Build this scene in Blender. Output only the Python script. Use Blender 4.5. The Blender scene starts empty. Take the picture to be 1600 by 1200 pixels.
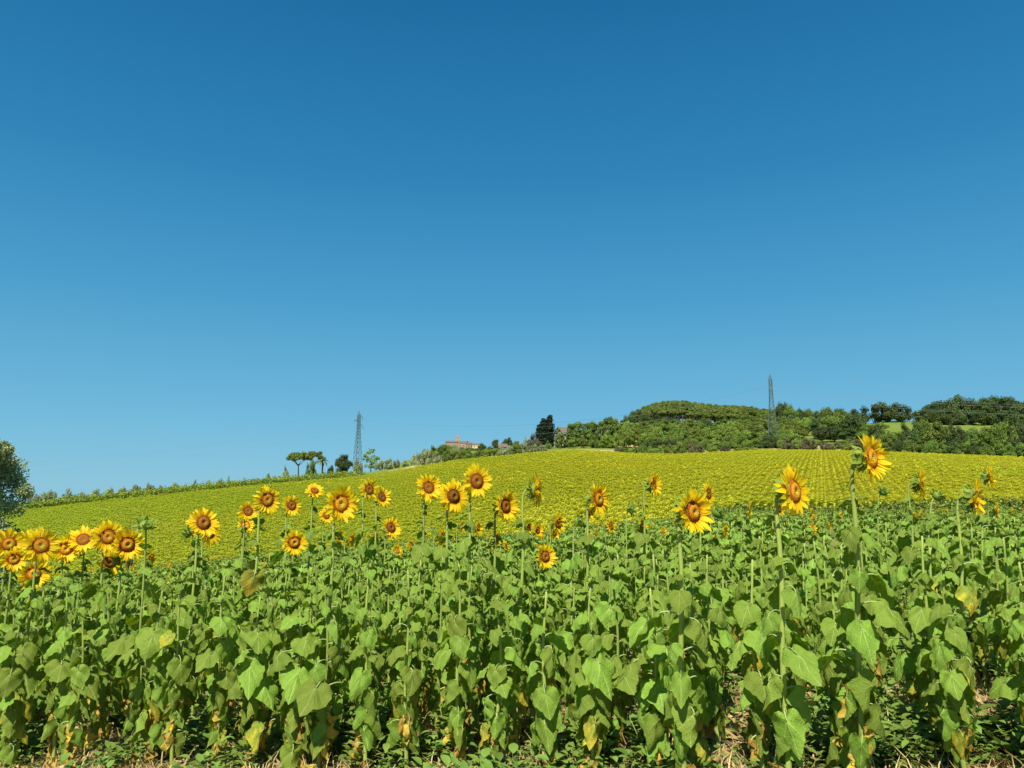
import bpy, math, random
import numpy as np
from mathutils import Vector, Matrix, Euler
R = math.radians
random.seed(7)
rng = np.random.default_rng(7)
S = bpy.context.scene
COL = S.collection

# ------------------------------------------------------------------ camera, sky, sun, exposure
EYE = Vector((0.0, 0.0, 1.6))
PITCH = math.atan(180 / 1200.0)
cd = bpy.data.cameras.new('camera'); cam = bpy.data.objects.new('camera', cd); COL.objects.link(cam)
cd.sensor_width = 36.0; cd.lens = 27.0; cd.clip_start = 0.05; cd.clip_end = 9000
cam.location = EYE; cam.rotation_euler = (R(90) + PITCH, 0, 0)
S.camera = cam

SUN_AZ, SUN_EL = R(196), R(52)          # compass style: 0 = +Y (view direction), 90 = +X
W = bpy.data.worlds.new('World'); S.world = W; W.use_nodes = True
wn = W.node_tree.nodes; wl = W.node_tree.links
bg = wn['Background']
sky = wn.new('ShaderNodeTexSky'); sky.sky_type = 'NISHITA'; sky.sun_disc = False
sky.sun_elevation = SUN_EL; sky.sun_rotation = SUN_AZ
sky.altitude = 200; sky.air_density = 1.0; sky.dust_density = 0.35; sky.ozone_density = 3.2
hs = wn.new('ShaderNodeHueSaturation'); hs.inputs['Hue'].default_value = 0.482
hs.inputs['Saturation'].default_value = 1.22; hs.inputs['Value'].default_value = 1.0
wl.new(sky.outputs[0], hs.inputs['Color'])
tc = wn.new('ShaderNodeTexCoord'); sx = wn.new('ShaderNodeSeparateXYZ'); wl.new(tc.outputs['Generated'], sx.inputs[0])
cr = wn.new('ShaderNodeValToRGB'); el_ = cr.color_ramp.elements
SKY = [(0.0, (.175, .430, .570)), (.10, (.115, .365, .545)), (.25, (.052, .262, .470)), (.40, (.020, .178, .380)), (.58, (.008, .115, .285)), (1.0, (.005, .080, .215))]
while len(el_) < len(SKY): el_.new(.5)
for e_, (p_, c_) in zip(el_, SKY): e_.position = p_; e_.color = (*[v / 0.085 / 1.11 for v in c_], 1)
wl.new(sx.outputs[2], cr.inputs[0])
mx = wn.new('ShaderNodeMix'); mx.data_type = 'RGBA'; mx.inputs[0].default_value = 0.9
wl.new(hs.outputs[0], mx.inputs[6]); wl.new(cr.outputs[0], mx.inputs[7]); wl.new(mx.outputs[2], bg.inputs[0])
bg.inputs[1].default_value = 0.085
sd = bpy.data.lights.new('sun', 'SUN'); sun = bpy.data.objects.new('sun', sd); COL.objects.link(sun)
sd.energy = 5.0; sd.angle = R(0.53); sd.color = (1.0, 0.955, 0.87)
sdir = Vector((math.sin(SUN_AZ) * math.cos(SUN_EL), math.cos(SUN_AZ) * math.cos(SUN_EL), math.sin(SUN_EL)))
sun.rotation_euler = (-sdir).to_track_quat('-Z', 'Y').to_euler()
sun.location = (0, 0, 30)
vs = S.view_settings
vs.view_transform = 'Standard'; vs.look = 'None'; vs.gamma = 1.0; vs.exposure = 0.5
try: vs.use_curve_mapping = False
except Exception: pass
S.render.engine = 'CYCLES'
S.cycles.max_bounces = 8; S.cycles.transparent_max_bounces = 8
S.cycles.use_denoising = True

# ------------------------------------------------------------------ helpers
CP, SP = math.cos(PITCH), math.sin(PITCH)
def ray(px, py):
    x = (px - 800) / 1200.0; y = (600 - py) / 1200.0
    return Vector((x, CP - y * SP, SP + y * CP))
def at_range(px, py, r):
    """point on the sight line at horizontal range r"""
    d = ray(px, py); h = math.hypot(d.x, d.y)
    return EYE + d * (r / h)
def px_az(px, py=780):
    d = ray(px, py); return math.atan2(d.x, d.y)
def az_px(az):
    return 800 + 1200 * math.tan(az) * 1.0113
def zlin(px, py, r):
    d = ray(px, py); return 1.6 + r * d.z / math.hypot(d.x, d.y)

def smooth(t): t = max(0.0, min(1.0, t)); return t * t * (3 - 2 * t)

# ---- ground height
FOOT = 80.0
# column px : (edge range, edge y, [(range, y) beyond])
COLS = {
 -1400: (150, 830, [(260, 845), (350, 850), (900, 850)]),
 -400: (160, 818, [(260, 828), (350, 832), (900, 830)]),
 0:   (178, 799, [(260, 804), (350, 806), (900, 808)]),
 200: (184, 776, [(260, 781), (350, 786), (900, 795)]),
 400: (190, 756, [(260, 760), (350, 765), (900, 780)]),
 570: (198, 741, [(260, 739), (350, 741), (900, 745)]),
 650: (212, 728, [(260, 724), (350, 722), (900, 713)]),
 715: (220, 717, [(260, 716), (350, 713), (900, 700)]),
 780: (224, 711, [(260, 710), (350, 708), (900, 702)]),
 850: (226, 704, [(260, 702), (350, 698), (900, 712)]),
 900: (228, 701, [(260, 698), (350, 690), (900, 715)]),
 1000:(226, 707, [(260, 697), (350, 667), (900, 700)]),
 1060:(225, 708, [(260, 695), (350, 656), (900, 690)]),
 1200:(226, 701, [(260, 691), (350, 664), (900, 690)]),
 1300:(226, 702, [(260, 690), (350, 668), (900, 690)]),
 1400:(222, 705, [(260, 690), (350, 657), (900, 690)]),
 1600:(214, 713, [(260, 698), (350, 657), (900, 690)]),
 2000:(205, 725, [(260, 705), (350, 670), (900, 695)]),
 3400:(200, 730, [(260, 710), (350, 675), (900, 700)]),
}
cks = sorted(COLS)
def near_h(x, y, r):
    if x < 2: g = 0.09 * (x - 2)
    else: g = 0.25 * (1 - math.exp(-0.36 * (x - 2)))
    if g < -4.6: g = -4.6 - 0.2 * (1 - math.exp(5 * (g + 4.6)))
    if y > 0 and r > 10:
        g -= float(np.interp(az_px(max(-1.1, min(1.1, math.atan2(x, y)))), [-500, 600, 800, 1000, 1150, 1300], [.024, .025, .029, .016, .003, 0])) * (min(r, 90) - 10)
    if y > 0 and r > 56:
        g += 1.5 * smooth((az_px(max(-1.1, min(1.1, math.atan2(x, y)))) - 1070) / 90) * smooth((r - 58) / 22)
    return g - 0.010 * min(r, 120)
def col_prof(px, r, nz):
    er, ey, bey = COLS[px]
    ze = zlin(px if 0 <= px <= 1600 else (0 if px < 0 else 1600), ey, er) - 1.15
    if r <= er:
        s = (r - FOOT) / (er - FOOT)
        return nz + (ze - nz) * (s * (1.18 - 0.18 * s))
    pr, pz = er, ze
    for (br, by) in bey:
        bz = zlin(px if 0 <= px <= 1600 else (0 if px < 0 else 1600), by, br)
        if r <= br:
            return pz + (bz - pz) * (r - pr) / (br - pr)
        pr, pz = br, bz
    return pz * max(0.0, 1 - (r - pr) / 2500.0) - 0.004 * (r - pr)
def ground(x, y):
    r = math.hypot(x, y)
    if y < 1e-3 and r < 60: return near_h(x, y, r)
    az = math.atan2(x, y)
    if r < FOOT: return near_h(x, y, r)
    azc = max(-1.15, min(1.15, az))
    px = az_px(azc)
    px = max(cks[0], min(cks[-1], px))
    nf = near_h(x / r * FOOT, y / r * FOOT, FOOT)
    for i in range(len(cks) - 1):
        if px <= cks[i + 1]:
            t = (px - cks[i]) / (cks[i + 1] - cks[i])
            h = col_prof(cks[i], r, nf) * (1 - t) + col_prof(cks[i + 1], r, nf) * t
            break
    return h
def ground_r(px, r):
    a = px_az(px); return ground(r * math.sin(a), r * math.cos(a))
def pt(px, r):
    a = px_az(px); x, y = r * math.sin(a), r * math.cos(a)
    return Vector((x, y, ground(x, y)))
def edge_r(px):
    px = max(cks[0], min(cks[-1], px))
    return float(np.interp(px, cks, [COLS[k][0] for k in cks]))

# ---- materials
class NT:
    def __init__(s, name, rough=0.7, spec=0.3):
        s.m = bpy.data.materials.new(name); s.m.use_nodes = True
        s.n = s.m.node_tree.nodes; s.l = s.m.node_tree.links
        s.b = s.n['Principled BSDF']; s.out = s.n['Material Output']
        s.b.inputs['Roughness'].default_value = rough
        s.b.inputs['Specular IOR Level'].default_value = spec
    def node(s, t, **kw):
        n = s.n.new(t)
        for k, v in kw.items(): setattr(n, k, v)
        return n
    def put(s, inp, v):
        if hasattr(v, 'links') or hasattr(v, 'is_linked'): s.l.new(v, inp)
        else: inp.default_value = v
    def math(s, op, a, b=0.0, c=None, clamp=False):
        n = s.node('ShaderNodeMath', operation=op, use_clamp=clamp)
        s.put(n.inputs[0], a); s.put(n.inputs[1], b)
        if c is not None: s.put(n.inputs[2], c)
        return n.outputs[0]
    def noise(s, scale, detail=3, vec=None, rough=0.5):
        n = s.node('ShaderNodeTexNoise'); n.inputs['Scale'].default_value = scale
        n.inputs['Detail'].default_value = detail; n.inputs['Roughness'].default_value = rough
        if vec is not None: s.l.new(vec, n.inputs['Vector'])
        return n.outputs['Fac']
    def ramp(s, fac, stops):
        n = s.node('ShaderNodeValToRGB'); el = n.color_ramp.elements
        while len(el) < len(stops): el.new(0.5)
        for e, (p, c) in zip(el, stops): e.position = p; e.color = (*c, 1)
        s.l.new(fac, n.inputs[0]); return n.outputs[0]
    def mix(s, fac, a, b, mode='MIX'):
        n = s.node('ShaderNodeMix', data_type='RGBA', blend_type=mode)
        s.put(n.inputs[0], fac)
        for i, v in ((6, a), (7, b)):
            if isinstance(v, tuple): v = (*v[:3], 1)
            s.put(n.inputs[i], v)
        return n.outputs[2]
    def hsv(s, col, h=None, sat=None, val=None):
        n = s.node('ShaderNodeHueSaturation')
        if h is not None: s.put(n.inputs['Hue'], h)
        if sat is not None: s.put(n.inputs['Saturation'], sat)
        if val is not None: s.put(n.inputs['Value'], val)
        s.l.new(col, n.inputs['Color']); return n.outputs[0]
    def maprange(s, v, a, b, c, d):
        n = s.node('ShaderNodeMapRange'); s.put(n.inputs[0], v)
        for i, q in enumerate((a, b, c, d)): n.inputs[i + 1].default_value = q
        return n.outputs[0]
    def uv(s):
        n = s.node('ShaderNodeUVMap'); n.uv_map = 'UVMap'
        x = s.node('ShaderNodeSeparateXYZ'); s.l.new(n.outputs[0], x.inputs[0]); return x.outputs[0], x.outputs[1]
    def attr(s, name):
        n = s.node('ShaderNodeAttribute'); n.attribute_name = name; return n
    def orand(s): return s.node('ShaderNodeObjectInfo').outputs['Random']
    def bump(s, h, strength=0.3, dist=0.01):
        n = s.node('ShaderNodeBump'); n.inputs['Strength'].default_value = strength
        n.inputs['Distance'].default_value = dist; s.l.new(h, n.inputs['Height'])
        s.l.new(n.outputs[0], s.b.inputs['Normal']); return n.outputs[0]
    def color(s, c):
        if isinstance(c, tuple): c = (*c, 1)
        s.put(s.b.inputs['Base Color'], c); return s
    def translucent(s, col, fac, nrm=None):
        t = s.node('ShaderNodeBsdfTranslucent'); s.put(t.inputs[0], (*col, 1) if isinstance(col, tuple) else col)
        if nrm is not None: s.l.new(nrm, t.inputs['Normal'])
        m = s.node('ShaderNodeMixShader'); s.put(m.inputs[0], fac)
        s.l.new(s.b.outputs[0], m.inputs[1]); s.l.new(t.outputs[0], m.inputs[2]); s.l.new(m.outputs[0], s.out.inputs[0])

def leaf_material(name, base, dark, vein, trans=0.30, yellow=None):
    k = NT(name, 0.6, 0.22)
    U, V = k.uv()
    aV = k.math('ABSOLUTE', V)
    mid = k.math('LESS_THAN', aV, 0.014)
    s_ = k.math('SUBTRACT', U, k.math('MULTIPLY', aV, 1.0))
    f = k.math('FRACT', k.math('ADD', k.math('MULTIPLY', s_, 5.0), 10.1))
    tri = k.math('ABSOLUTE', k.math('SUBTRACT', f, 0.5))
    side = k.math('LESS_THAN', tri, 0.05)
    ray3 = k.math('LESS_THAN', k.math('ABSOLUTE', k.math('SUBTRACT', aV, k.math('MULTIPLY', U, 0.62))), k.math('SUBTRACT', 0.017, k.math('MULTIPLY', aV, 0.03)))
    veinf = k.math('MAXIMUM', k.math('MAXIMUM', mid, k.math('MULTIPLY', ray3, 0.8)), k.math('MULTIPLY', side, 0.22))
    rnd = k.orand(); tint = k.attr('tint').outputs['Fac']
    n1 = k.noise(9.0, 4)
    c = k.mix(n1, dark, base)
    if yellow is not None:
        c = k.mix(k.maprange(k.math('ADD', k.noise(6.0, 2), k.math('MULTIPLY', U, 0.3)), 0.45, 0.75, 0, 1), c, yellow)
    c = k.mix(k.math('MULTIPLY', veinf, 0.55), c, vein)
    v = k.math('ADD', k.math('MULTIPLY', rnd, 0.5), 0.68)
    v = k.math('MULTIPLY', v, k.math('ADD', k.math('MULTIPLY', tint, 0.55), 0.75))
    h = k.math('ADD', k.math('MULTIPLY', k.math('SUBTRACT', rnd, 0.5), 0.032), 0.497)
    h = k.math('ADD', h, k.math('MULTIPLY', k.math('SUBTRACT', tint, 0.5), -0.03))
    c = k.hsv(c, h=h, val=v)
    k.color(c)
    nb = k.noise(26.0, 3)
    hh = k.math('ADD', k.math('MULTIPLY', tri, -0.35), k.math('MULTIPLY', nb, 1.3))
    nr = k.bump(hh, 0.55, 0.014)
    k.translucent(k.hsv(c, h=0.485, sat=1.15, val=1.25), trans, nr)
    return k.m

M = {}
M['leaf'] = leaf_material('sunflower_leaf_green', (0.285, 0.415, 0.050), (0.180, 0.300, 0.034), (0.52, 0.62, 0.20))
M['leaf_pale'] = leaf_material('sunflower_leaf_yellowing', (0.30, 0.38, 0.045), (0.22, 0.30, 0.035), (0.5, 0.58, 0.2), 0.3, (0.62, 0.50, 0.035))
M['leaf_dead'] = leaf_material('sunflower_leaf_dry', (0.64, 0.44, 0.08), (0.36, 0.23, 0.065), (0.66, 0.5, 0.17), 0.2, (0.74, 0.54, 0.05))
k = NT('stem_green', 0.55, 0.4)
zc = k.node('ShaderNodeNewGeometry')
c = k.mix(k.noise(14, 4), (0.19, 0.26, 0.042), (0.32, 0.38, 0.08))
k.color(k.hsv(c, val=k.math('ADD', k.math('MULTIPLY', k.orand(), 0.35), 0.95))); k.bump(k.noise(160, 2), 0.4, 0.004); M['stem'] = k.m
k = NT('petiole_green', 0.5, 0.4); k.color(k.mix(k.noise(14, 2), (0.30, 0.38, 0.12), (0.42, 0.47, 0.18))); M['petiole'] = k.m
k = NT('bract_green', 0.6, 0.3); k.color(k.mix(k.noise(25, 3), (0.13, 0.21, 0.022), (0.29, 0.38, 0.05)))
k.translucent((0.2, 0.34, 0.06), 0.15); M['bract'] = k.m
k = NT('petal_yellow', 0.5, 0.25)
U, V = k.uv()
c = k.mix(k.maprange(U, 0.0, 0.38, 0, 1), (0.92, 0.48, 0.006), (0.97, 0.74, 0.014))
st = k.math('ABSOLUTE', k.math('SUBTRACT', k.math('FRACT', k.math('MULTIPLY', V, 9.0)), 0.5))
c = k.mix(k.math('MULTIPLY', st, 0.35), c, (0.94, 0.58, 0.008))
c = k.hsv(c, h=k.math('ADD', k.math('MULTIPLY', k.orand(), -0.014), 0.507), val=k.math('ADD', k.math('MULTIPLY', k.orand(), 0.14), 0.9))
k.color(c); k.bump(st, 0.3, 0.004); k.translucent(k.hsv(c, h=0.493, val=1.08), 0.42); M['petal'] = k.m
k = NT('disc_florets', 0.9, 0.08)
at = k.attr('col').outputs['Color']
vo = k.node('ShaderNodeTexVoronoi'); vo.inputs['Scale'].default_value = 210
tcn = k.node('ShaderNodeTexCoord'); k.l.new(tcn.outputs['Object'], vo.inputs['Vector'])
c = k.mix(k.math('MULTIPLY', vo.outputs['Distance'], 0.5), at, k.mix(0.35, at, (0.9, 0.4, 0.04)))
k.color(c); k.bump(vo.outputs['Distance'], 0.9, 0.006); M['disc'] = k.m

def foliage_material(name, a, b, trans=0.2, hv=0.03, vv=0.5):
    k = NT(name, 0.6, 0.25)
    tint = k.attr('tint').outputs['Fac']; rnd = k.orand()
    c = k.mix(tint, a, b)
    c = k.hsv(c, h=k.math('ADD', k.math('MULTIPLY', k.math('SUBTRACT', rnd, 0.5), hv), 0.5),
              val=k.math('ADD', k.math('MULTIPLY', rnd, vv), 1 - vv / 2))
    k.color(c); k.translucent(c, trans); return k.m
M['oak'] = foliage_material('dark_oak_foliage', (0.038, 0.070, 0.018), (0.120, 0.165, 0.040))
M['broad'] = foliage_material('green_broadleaf_foliage', (0.070, 0.125, 0.018), (0.215, 0.290, 0.045))
M['light'] = foliage_material('pale_green_foliage', (0.115, 0.175, 0.022), (0.290, 0.365, 0.060))
M['pine'] = foliage_material('stone_pine_foliage', (0.085, 0.125, 0.018), (0.205, 0.250, 0.038), 0.15, 0.015, 0.22)
M['cypress'] = foliage_material('cypress_foliage', (0.012, 0.026, 0.012), (0.030, 0.052, 0.020), 0.05)
M['olive'] = foliage_material('olive_foliage', (0.18, 0.220, 0.095), (0.42, 0.47, 0.22))
M['brownbush'] = foliage_material('greyish_brown_bush_foliage', (0.11, 0.12, 0.055), (0.24, 0.21, 0.10))
M['vine'] = foliage_material('vine_foliage', (0.150, 0.205, 0.020), (0.340, 0.400, 0.045))
M['weed'] = foliage_material('weed_foliage', (0.100, 0.170, 0.026), (0.210, 0.310, 0.050), 0.22, 0.04, 0.4)
M['drygrass'] = foliage_material('dry_grass', (0.30, 0.21, 0.085), (0.56, 0.42, 0.18), 0.1, 0.03, 0.4)
M['litter'] = foliage_material('dry_litter', (0.22, 0.14, 0.055), (0.58, 0.43, 0.18), 0.05, 0.03, 0.5)
k = NT('far_field_leaves', 0.7, 0.15)
px_ = k.node('ShaderNodeSeparateXYZ'); ge_ = k.node('ShaderNodeNewGeometry'); k.l.new(ge_.outputs['Position'], px_.inputs[0])
ripe = k.math('ADD', k.maprange(px_.outputs[0], -70, 20, 0.0, 0.75), k.math('MULTIPLY', k.math('SUBTRACT', k.noise(0.035, 4, ge_.outputs['Position']), 0.5), 1.6), clamp=True)
c = k.mix(ripe, (0.43, 0.505, 0.032), (0.58, 0.56, 0.034))
c = k.hsv(c, val=k.math('ADD', k.math('MULTIPLY', k.attr('tint').outputs['Fac'], 0.16), 0.92))
k.color(c); k.translucent(c, 0.35); M['farleaf'] = k.m
M['farpetal'] = foliage_material('far_field_petals', (0.62, 0.55, 0.02), (0.70, 0.60, 0.02), 0.25, 0.01, 0.1)
k = NT('bark_brown', 0.9, 0.1); k.color(k.mix(k.noise(3, 4), (0.07, 0.05, 0.035), (0.20, 0.155, 0.12))); M['bark'] = k.m
k = NT('bark_pale', 0.9, 0.1); k.color(k.mix(k.noise(3, 4), (0.22, 0.19, 0.15), (0.42, 0.38, 0.31))); M['palebark'] = k.m
k = NT('galvanised_steel', 0.6, 0.5); k.color(k.mix(k.noise(1, 3), (0.07, 0.10, 0.09), (0.15, 0.19, 0.16))); M['steel'] = k.m
k = NT('cable_aluminium', 0.5, 0.5); k.color((0.17, 0.19, 0.2)); M['cable'] = k.m
k = NT('stone_wall', 0.9, 0.1); c = k.mix(k.noise(0.8, 5), (0.25, 0.19, 0.125), (0.40, 0.32, 0.23)); k.color(k.hsv(c, val=k.math('ADD', k.math('MULTIPLY', k.orand(), 0.3), 0.85))); M['stone'] = k.m
k = NT('ochre_plaster', 0.9, 0.1); k.color(k.mix(k.noise(0.8, 4), (0.55, 0.41, 0.20), (0.68, 0.53, 0.30))); M['ochre'] = k.m
k = NT('pale_plaster', 0.9, 0.1); k.color(k.mix(k.noise(0.8, 4), (0.52, 0.47, 0.36), (0.68, 0.62, 0.50))); M['plaster'] = k.m
k = NT('terracotta_roof', 0.9, 0.1); k.color(k.mix(k.noise(1.5, 4), (0.13, 0.100, 0.080), (0.24, 0.185, 0.145))); M['roof'] = k.m
k = NT('dark_window', 0.2, 0.5); k.color((0.03, 0.03, 0.035)); M['window'] = k.m

# ground material
k = NT('field_soil', 0.95, 0.05)
g = k.node('ShaderNodeTexCoord').outputs['Object']
soil = k.ramp(k.noise(1.3, 6, g, 0.65), [(0.25, (0.12, 0.085, 0.038)), (0.5, (0.24, 0.175, 0.085)), (0.75, (0.44, 0.34, 0.17))])
fine = k.ramp(k.noise(28, 5, g, 0.7), [(0.3, (0.10, 0.06, 0.03)), (0.55, (0.30, 0.205, 0.11)), (0.8, (0.55, 0.42, 0.22))])
c = k.mix(0.55, soil, fine)
grassf = k.maprange(k.noise(0.9, 4, g), 0.52, 0.62, 0, 0.55)
c = k.mix(grassf, c, (0.10, 0.14, 0.035))
far = k.attr('far').outputs['Fac']
c = k.mix(far, c, k.mix(k.noise(0.05, 4, g), (0.36, 0.39, 0.03), (0.43, 0.45, 0.036)))
k.color(c); k.bump(k.noise(22, 6, g, 0.7), 0.7, 0.05); M['soil'] = k.m
k = NT('hill_grass', 0.95, 0.05)
g = k.node('ShaderNodeTexCoord').outputs['Object']
zone = k.attr('dry').outputs['Fac']
green = k.mix(k.noise(0.06, 4, g), (0.12, 0.17, 0.03), (0.20, 0.25, 0.045))
straw = k.mix(k.noise(0.15, 4, g), (0.40, 0.29, 0.12), (0.62, 0.48, 0.24))
k.color(k.mix(zone, green, straw)); k.bump(k.noise(0.8, 5, g), 0.6, 0.5); M['hill'] = k.m

# ---- mesh helpers
def mesh_np(name, verts, faces, mats, tint=None, matidx=None, smoothf=True, uv=None, col=None):
    """faces: list of index tuples (mixed) or an (n,4) array"""
    me = bpy.data.meshes.new(name)
    if isinstance(faces, np.ndarray):
        verts = np.asarray(verts, dtype=np.float32)
        n = len(faces); kk = faces.shape[1]
        me.vertices.add(len(verts)); me.vertices.foreach_set('co', verts.ravel())
        me.loops.add(n * kk); me.loops.foreach_set('vertex_index', faces.astype(np.int32).ravel())
        me.polygons.add(n); me.polygons.foreach_set('loop_start', np.arange(0, n * kk, kk, dtype=np.int32))
        me.update(calc_edges=True)
    else:
        me.from_pydata([tuple(v) for v in verts], [], faces)
    for m in (mats if isinstance(mats, (list, tuple)) else [mats]): me.materials.append(m)
    if matidx is not None: me.polygons.foreach_set('material_index', np.asarray(matidx, dtype=np.int32))
    me.polygons.foreach_set('use_smooth', np.full(len(me.polygons), bool(smoothf)))
    if tint is not None:
        a = me.attributes.new('tint', 'FLOAT', 'POINT'); a.data.foreach_set('value', np.asarray(tint, dtype=np.float32))
    if col is not None:
        a = me.attributes.new('col', 'FLOAT_COLOR', 'POINT')
        cc = np.ones((len(col), 4), dtype=np.float32); cc[:, :3] = col; a.data.foreach_set('color', cc.ravel())
    if uv is not None:
        L = me.uv_layers.new(name='UVMap'); uv = np.asarray(uv, dtype=np.float32)
        vi = np.empty(len(me.loops), dtype=np.int32); me.loops.foreach_get('vertex_index', vi)
        L.data.foreach_set('uv', uv[vi].ravel())
    me.update()
    return me

class MB:
    """collects geometry with material slots, tint and uv"""
    def __init__(s): s.v = []; s.f = []; s.mi = []; s.t = []; s.u = []; s.c = []
    def add(s, v, f, mi=0, tint=0.5, uv=None, col=None):
        o = len(s.v); s.v += [tuple(a) for a in v]
        s.f += [tuple(i + o for i in q) for q in f]; s.mi += [mi] * len(f)
        s.t += list(tint) if hasattr(tint, '__len__') else [tint] * len(v)
        s.u += list(uv) if uv is not None else [(0.3, 0.2)] * len(v)
        s.c += list(col) if col is not None else [(0.2, 0.1, 0.03)] * len(v)
        return s
    def add_mb(s, o, mat=None, tint=None, mi=None):
        v = o.v if mat is None else [tuple(mat @ Vector(a)) for a in o.v]
        off = len(s.v); s.v += v; s.f += [tuple(i + off for i in q) for q in o.f]
        s.mi += o.mi if mi is None else [mi] * len(o.f)
        s.t += o.t if tint is None else [tint] * len(o.v); s.u += o.u; s.c += o.c
        return s
    def tube(s, path, rad, n=6, mi=0, tint=0.5, cap=True):
        P = [Vector(p) for p in path]; rs = rad if hasattr(rad, '__len__') else [rad] * len(P)
        ref = Vector((0, 1, 0.13)).normalized(); vv = []; ff = []
        for i, p in enumerate(P):
            t = (P[min(i + 1, len(P) - 1)] - P[max(i - 1, 0)]).normalized()
            a = t.cross(ref)
            if a.length < 0.1: a = t.cross(Vector((1, 0, 0)))
            a.normalize(); b = t.cross(a)
            for j in range(n):
                w = 2 * math.pi * j / n
                vv.append(p + (a * math.cos(w) + b * math.sin(w)) * rs[i])
        for i in range(len(P) - 1):
            for j in range(n):
                j2 = (j + 1) % n
                ff.append((i * n + j, i * n + j2, (i + 1) * n + j2, (i + 1) * n + j))
        if cap: ff.append(tuple(range(n - 1, -1, -1))); ff.append(tuple((len(P) - 1) * n + j for j in range(n)))
        return s.add(vv, ff, mi, tint)
    def box(s, c, d, mi=0, rz=0.0):
        cx, cy, cz = c; dx, dy, dz = d[0] / 2, d[1] / 2, d[2] / 2; ca, sa = math.cos(rz), math.sin(rz)
        vv = []
        for z in (-dz, dz):
            for (x, y) in ((-dx, -dy), (dx, -dy), (dx, dy), (-dx, dy)):
                vv.append((cx + x * ca - y * sa, cy + x * sa + y * ca, cz + z))
        return s.add(vv, [(0, 3, 2, 1), (4, 5, 6, 7), (0, 1, 5, 4), (1, 2, 6, 5), (2, 3, 7, 6), (3, 0, 4, 7)], mi)
    def mesh(s, name, mats, smoothf=True):
        return mesh_np(name, s.v, s.f, mats, tint=s.t, matidx=s.mi, smoothf=smoothf, uv=s.u, col=s.c)

def link(name, me, parent=None, loc=None, rot=None, scl=None):
    o = bpy.data.objects.new(name, me); COL.objects.link(o)
    if parent is not None: o.parent = parent
    if loc is not None: o.location = loc
    if rot is not None: o.rotation_euler = rot
    if scl is not None: o.scale = scl if hasattr(scl, '__len__') else (scl,) * 3
    return o
def near_name(px, refs):
    best = min(refs, key=lambda t: abs(t[0] - px)); d = px - best[0]
    return ('left of ' if d < -7 else ('right of ' if d > 7 else 'in line with ')) + best[1]
FLREF = [(14, 'the leftmost sunflower'), (64, 'the big bloom beside the left tree'), (103, 'the pale disc bloom at left'), (199, 'the two overlapping blooms'), (318, 'the dark oval disc bloom'),
         (418, 'the two tone ring bloom'), (460, 'the low round bloom left of centre'), (533, 'the largest bloom near the left pylon'), (611, 'the black brown disc bloom'), (670, 'the left trio bloom'),
         (709, 'the middle trio bloom'), (745, 'the tallest trio bloom'), (790, 'the oval bloom beside the trio'), (852, 'the low bloom just right of centre'), (935, 'the lone oval bloom'), (1021, 'the small bloom on a thin stem'),
         (1083, 'the huge bloom'), (1170, 'the narrow edge on bloom'), (1241, 'the large orange right facing bloom'), (1362, 'the tallest sunflower'), (1440, 'the edge on green backed bloom'), (1525, 'the sideways bloom near the right border'), (1590, 'the right border')]
TRREF = [(880, 'the farmhouse'), (950, 'the upright tree row'), (1010, 'the pine dome left end'), (1066, 'the pale trunked pair'), (1144, 'the lone slim pale tree'), (1212, 'the right pylon'), (1300, 'the dry mound'), (1376, 'the left skyline oak'), (1416, 'the right skyline oak'), (1440, 'the skyline gap'), (1512, 'the big skyline grove'), (1590, 'the right border'),
         (465, 'the umbrella pines'), (557, 'the left pylon'), (630, 'the straw bank'), (720, 'the stone hamlet'), (785, 'the dark shed'), (848, 'the cypresses'), (80, 'the big left tree'), (250, 'the twiggy shrub'), (350, 'the left crest middle')]
def tag(o, label=None, cat=None, group=None, kind=None):
    if label: o['label'] = label
    if cat: o['category'] = cat
    if group: o['group'] = group
    if kind: o['kind'] = kind
    return o

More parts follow.
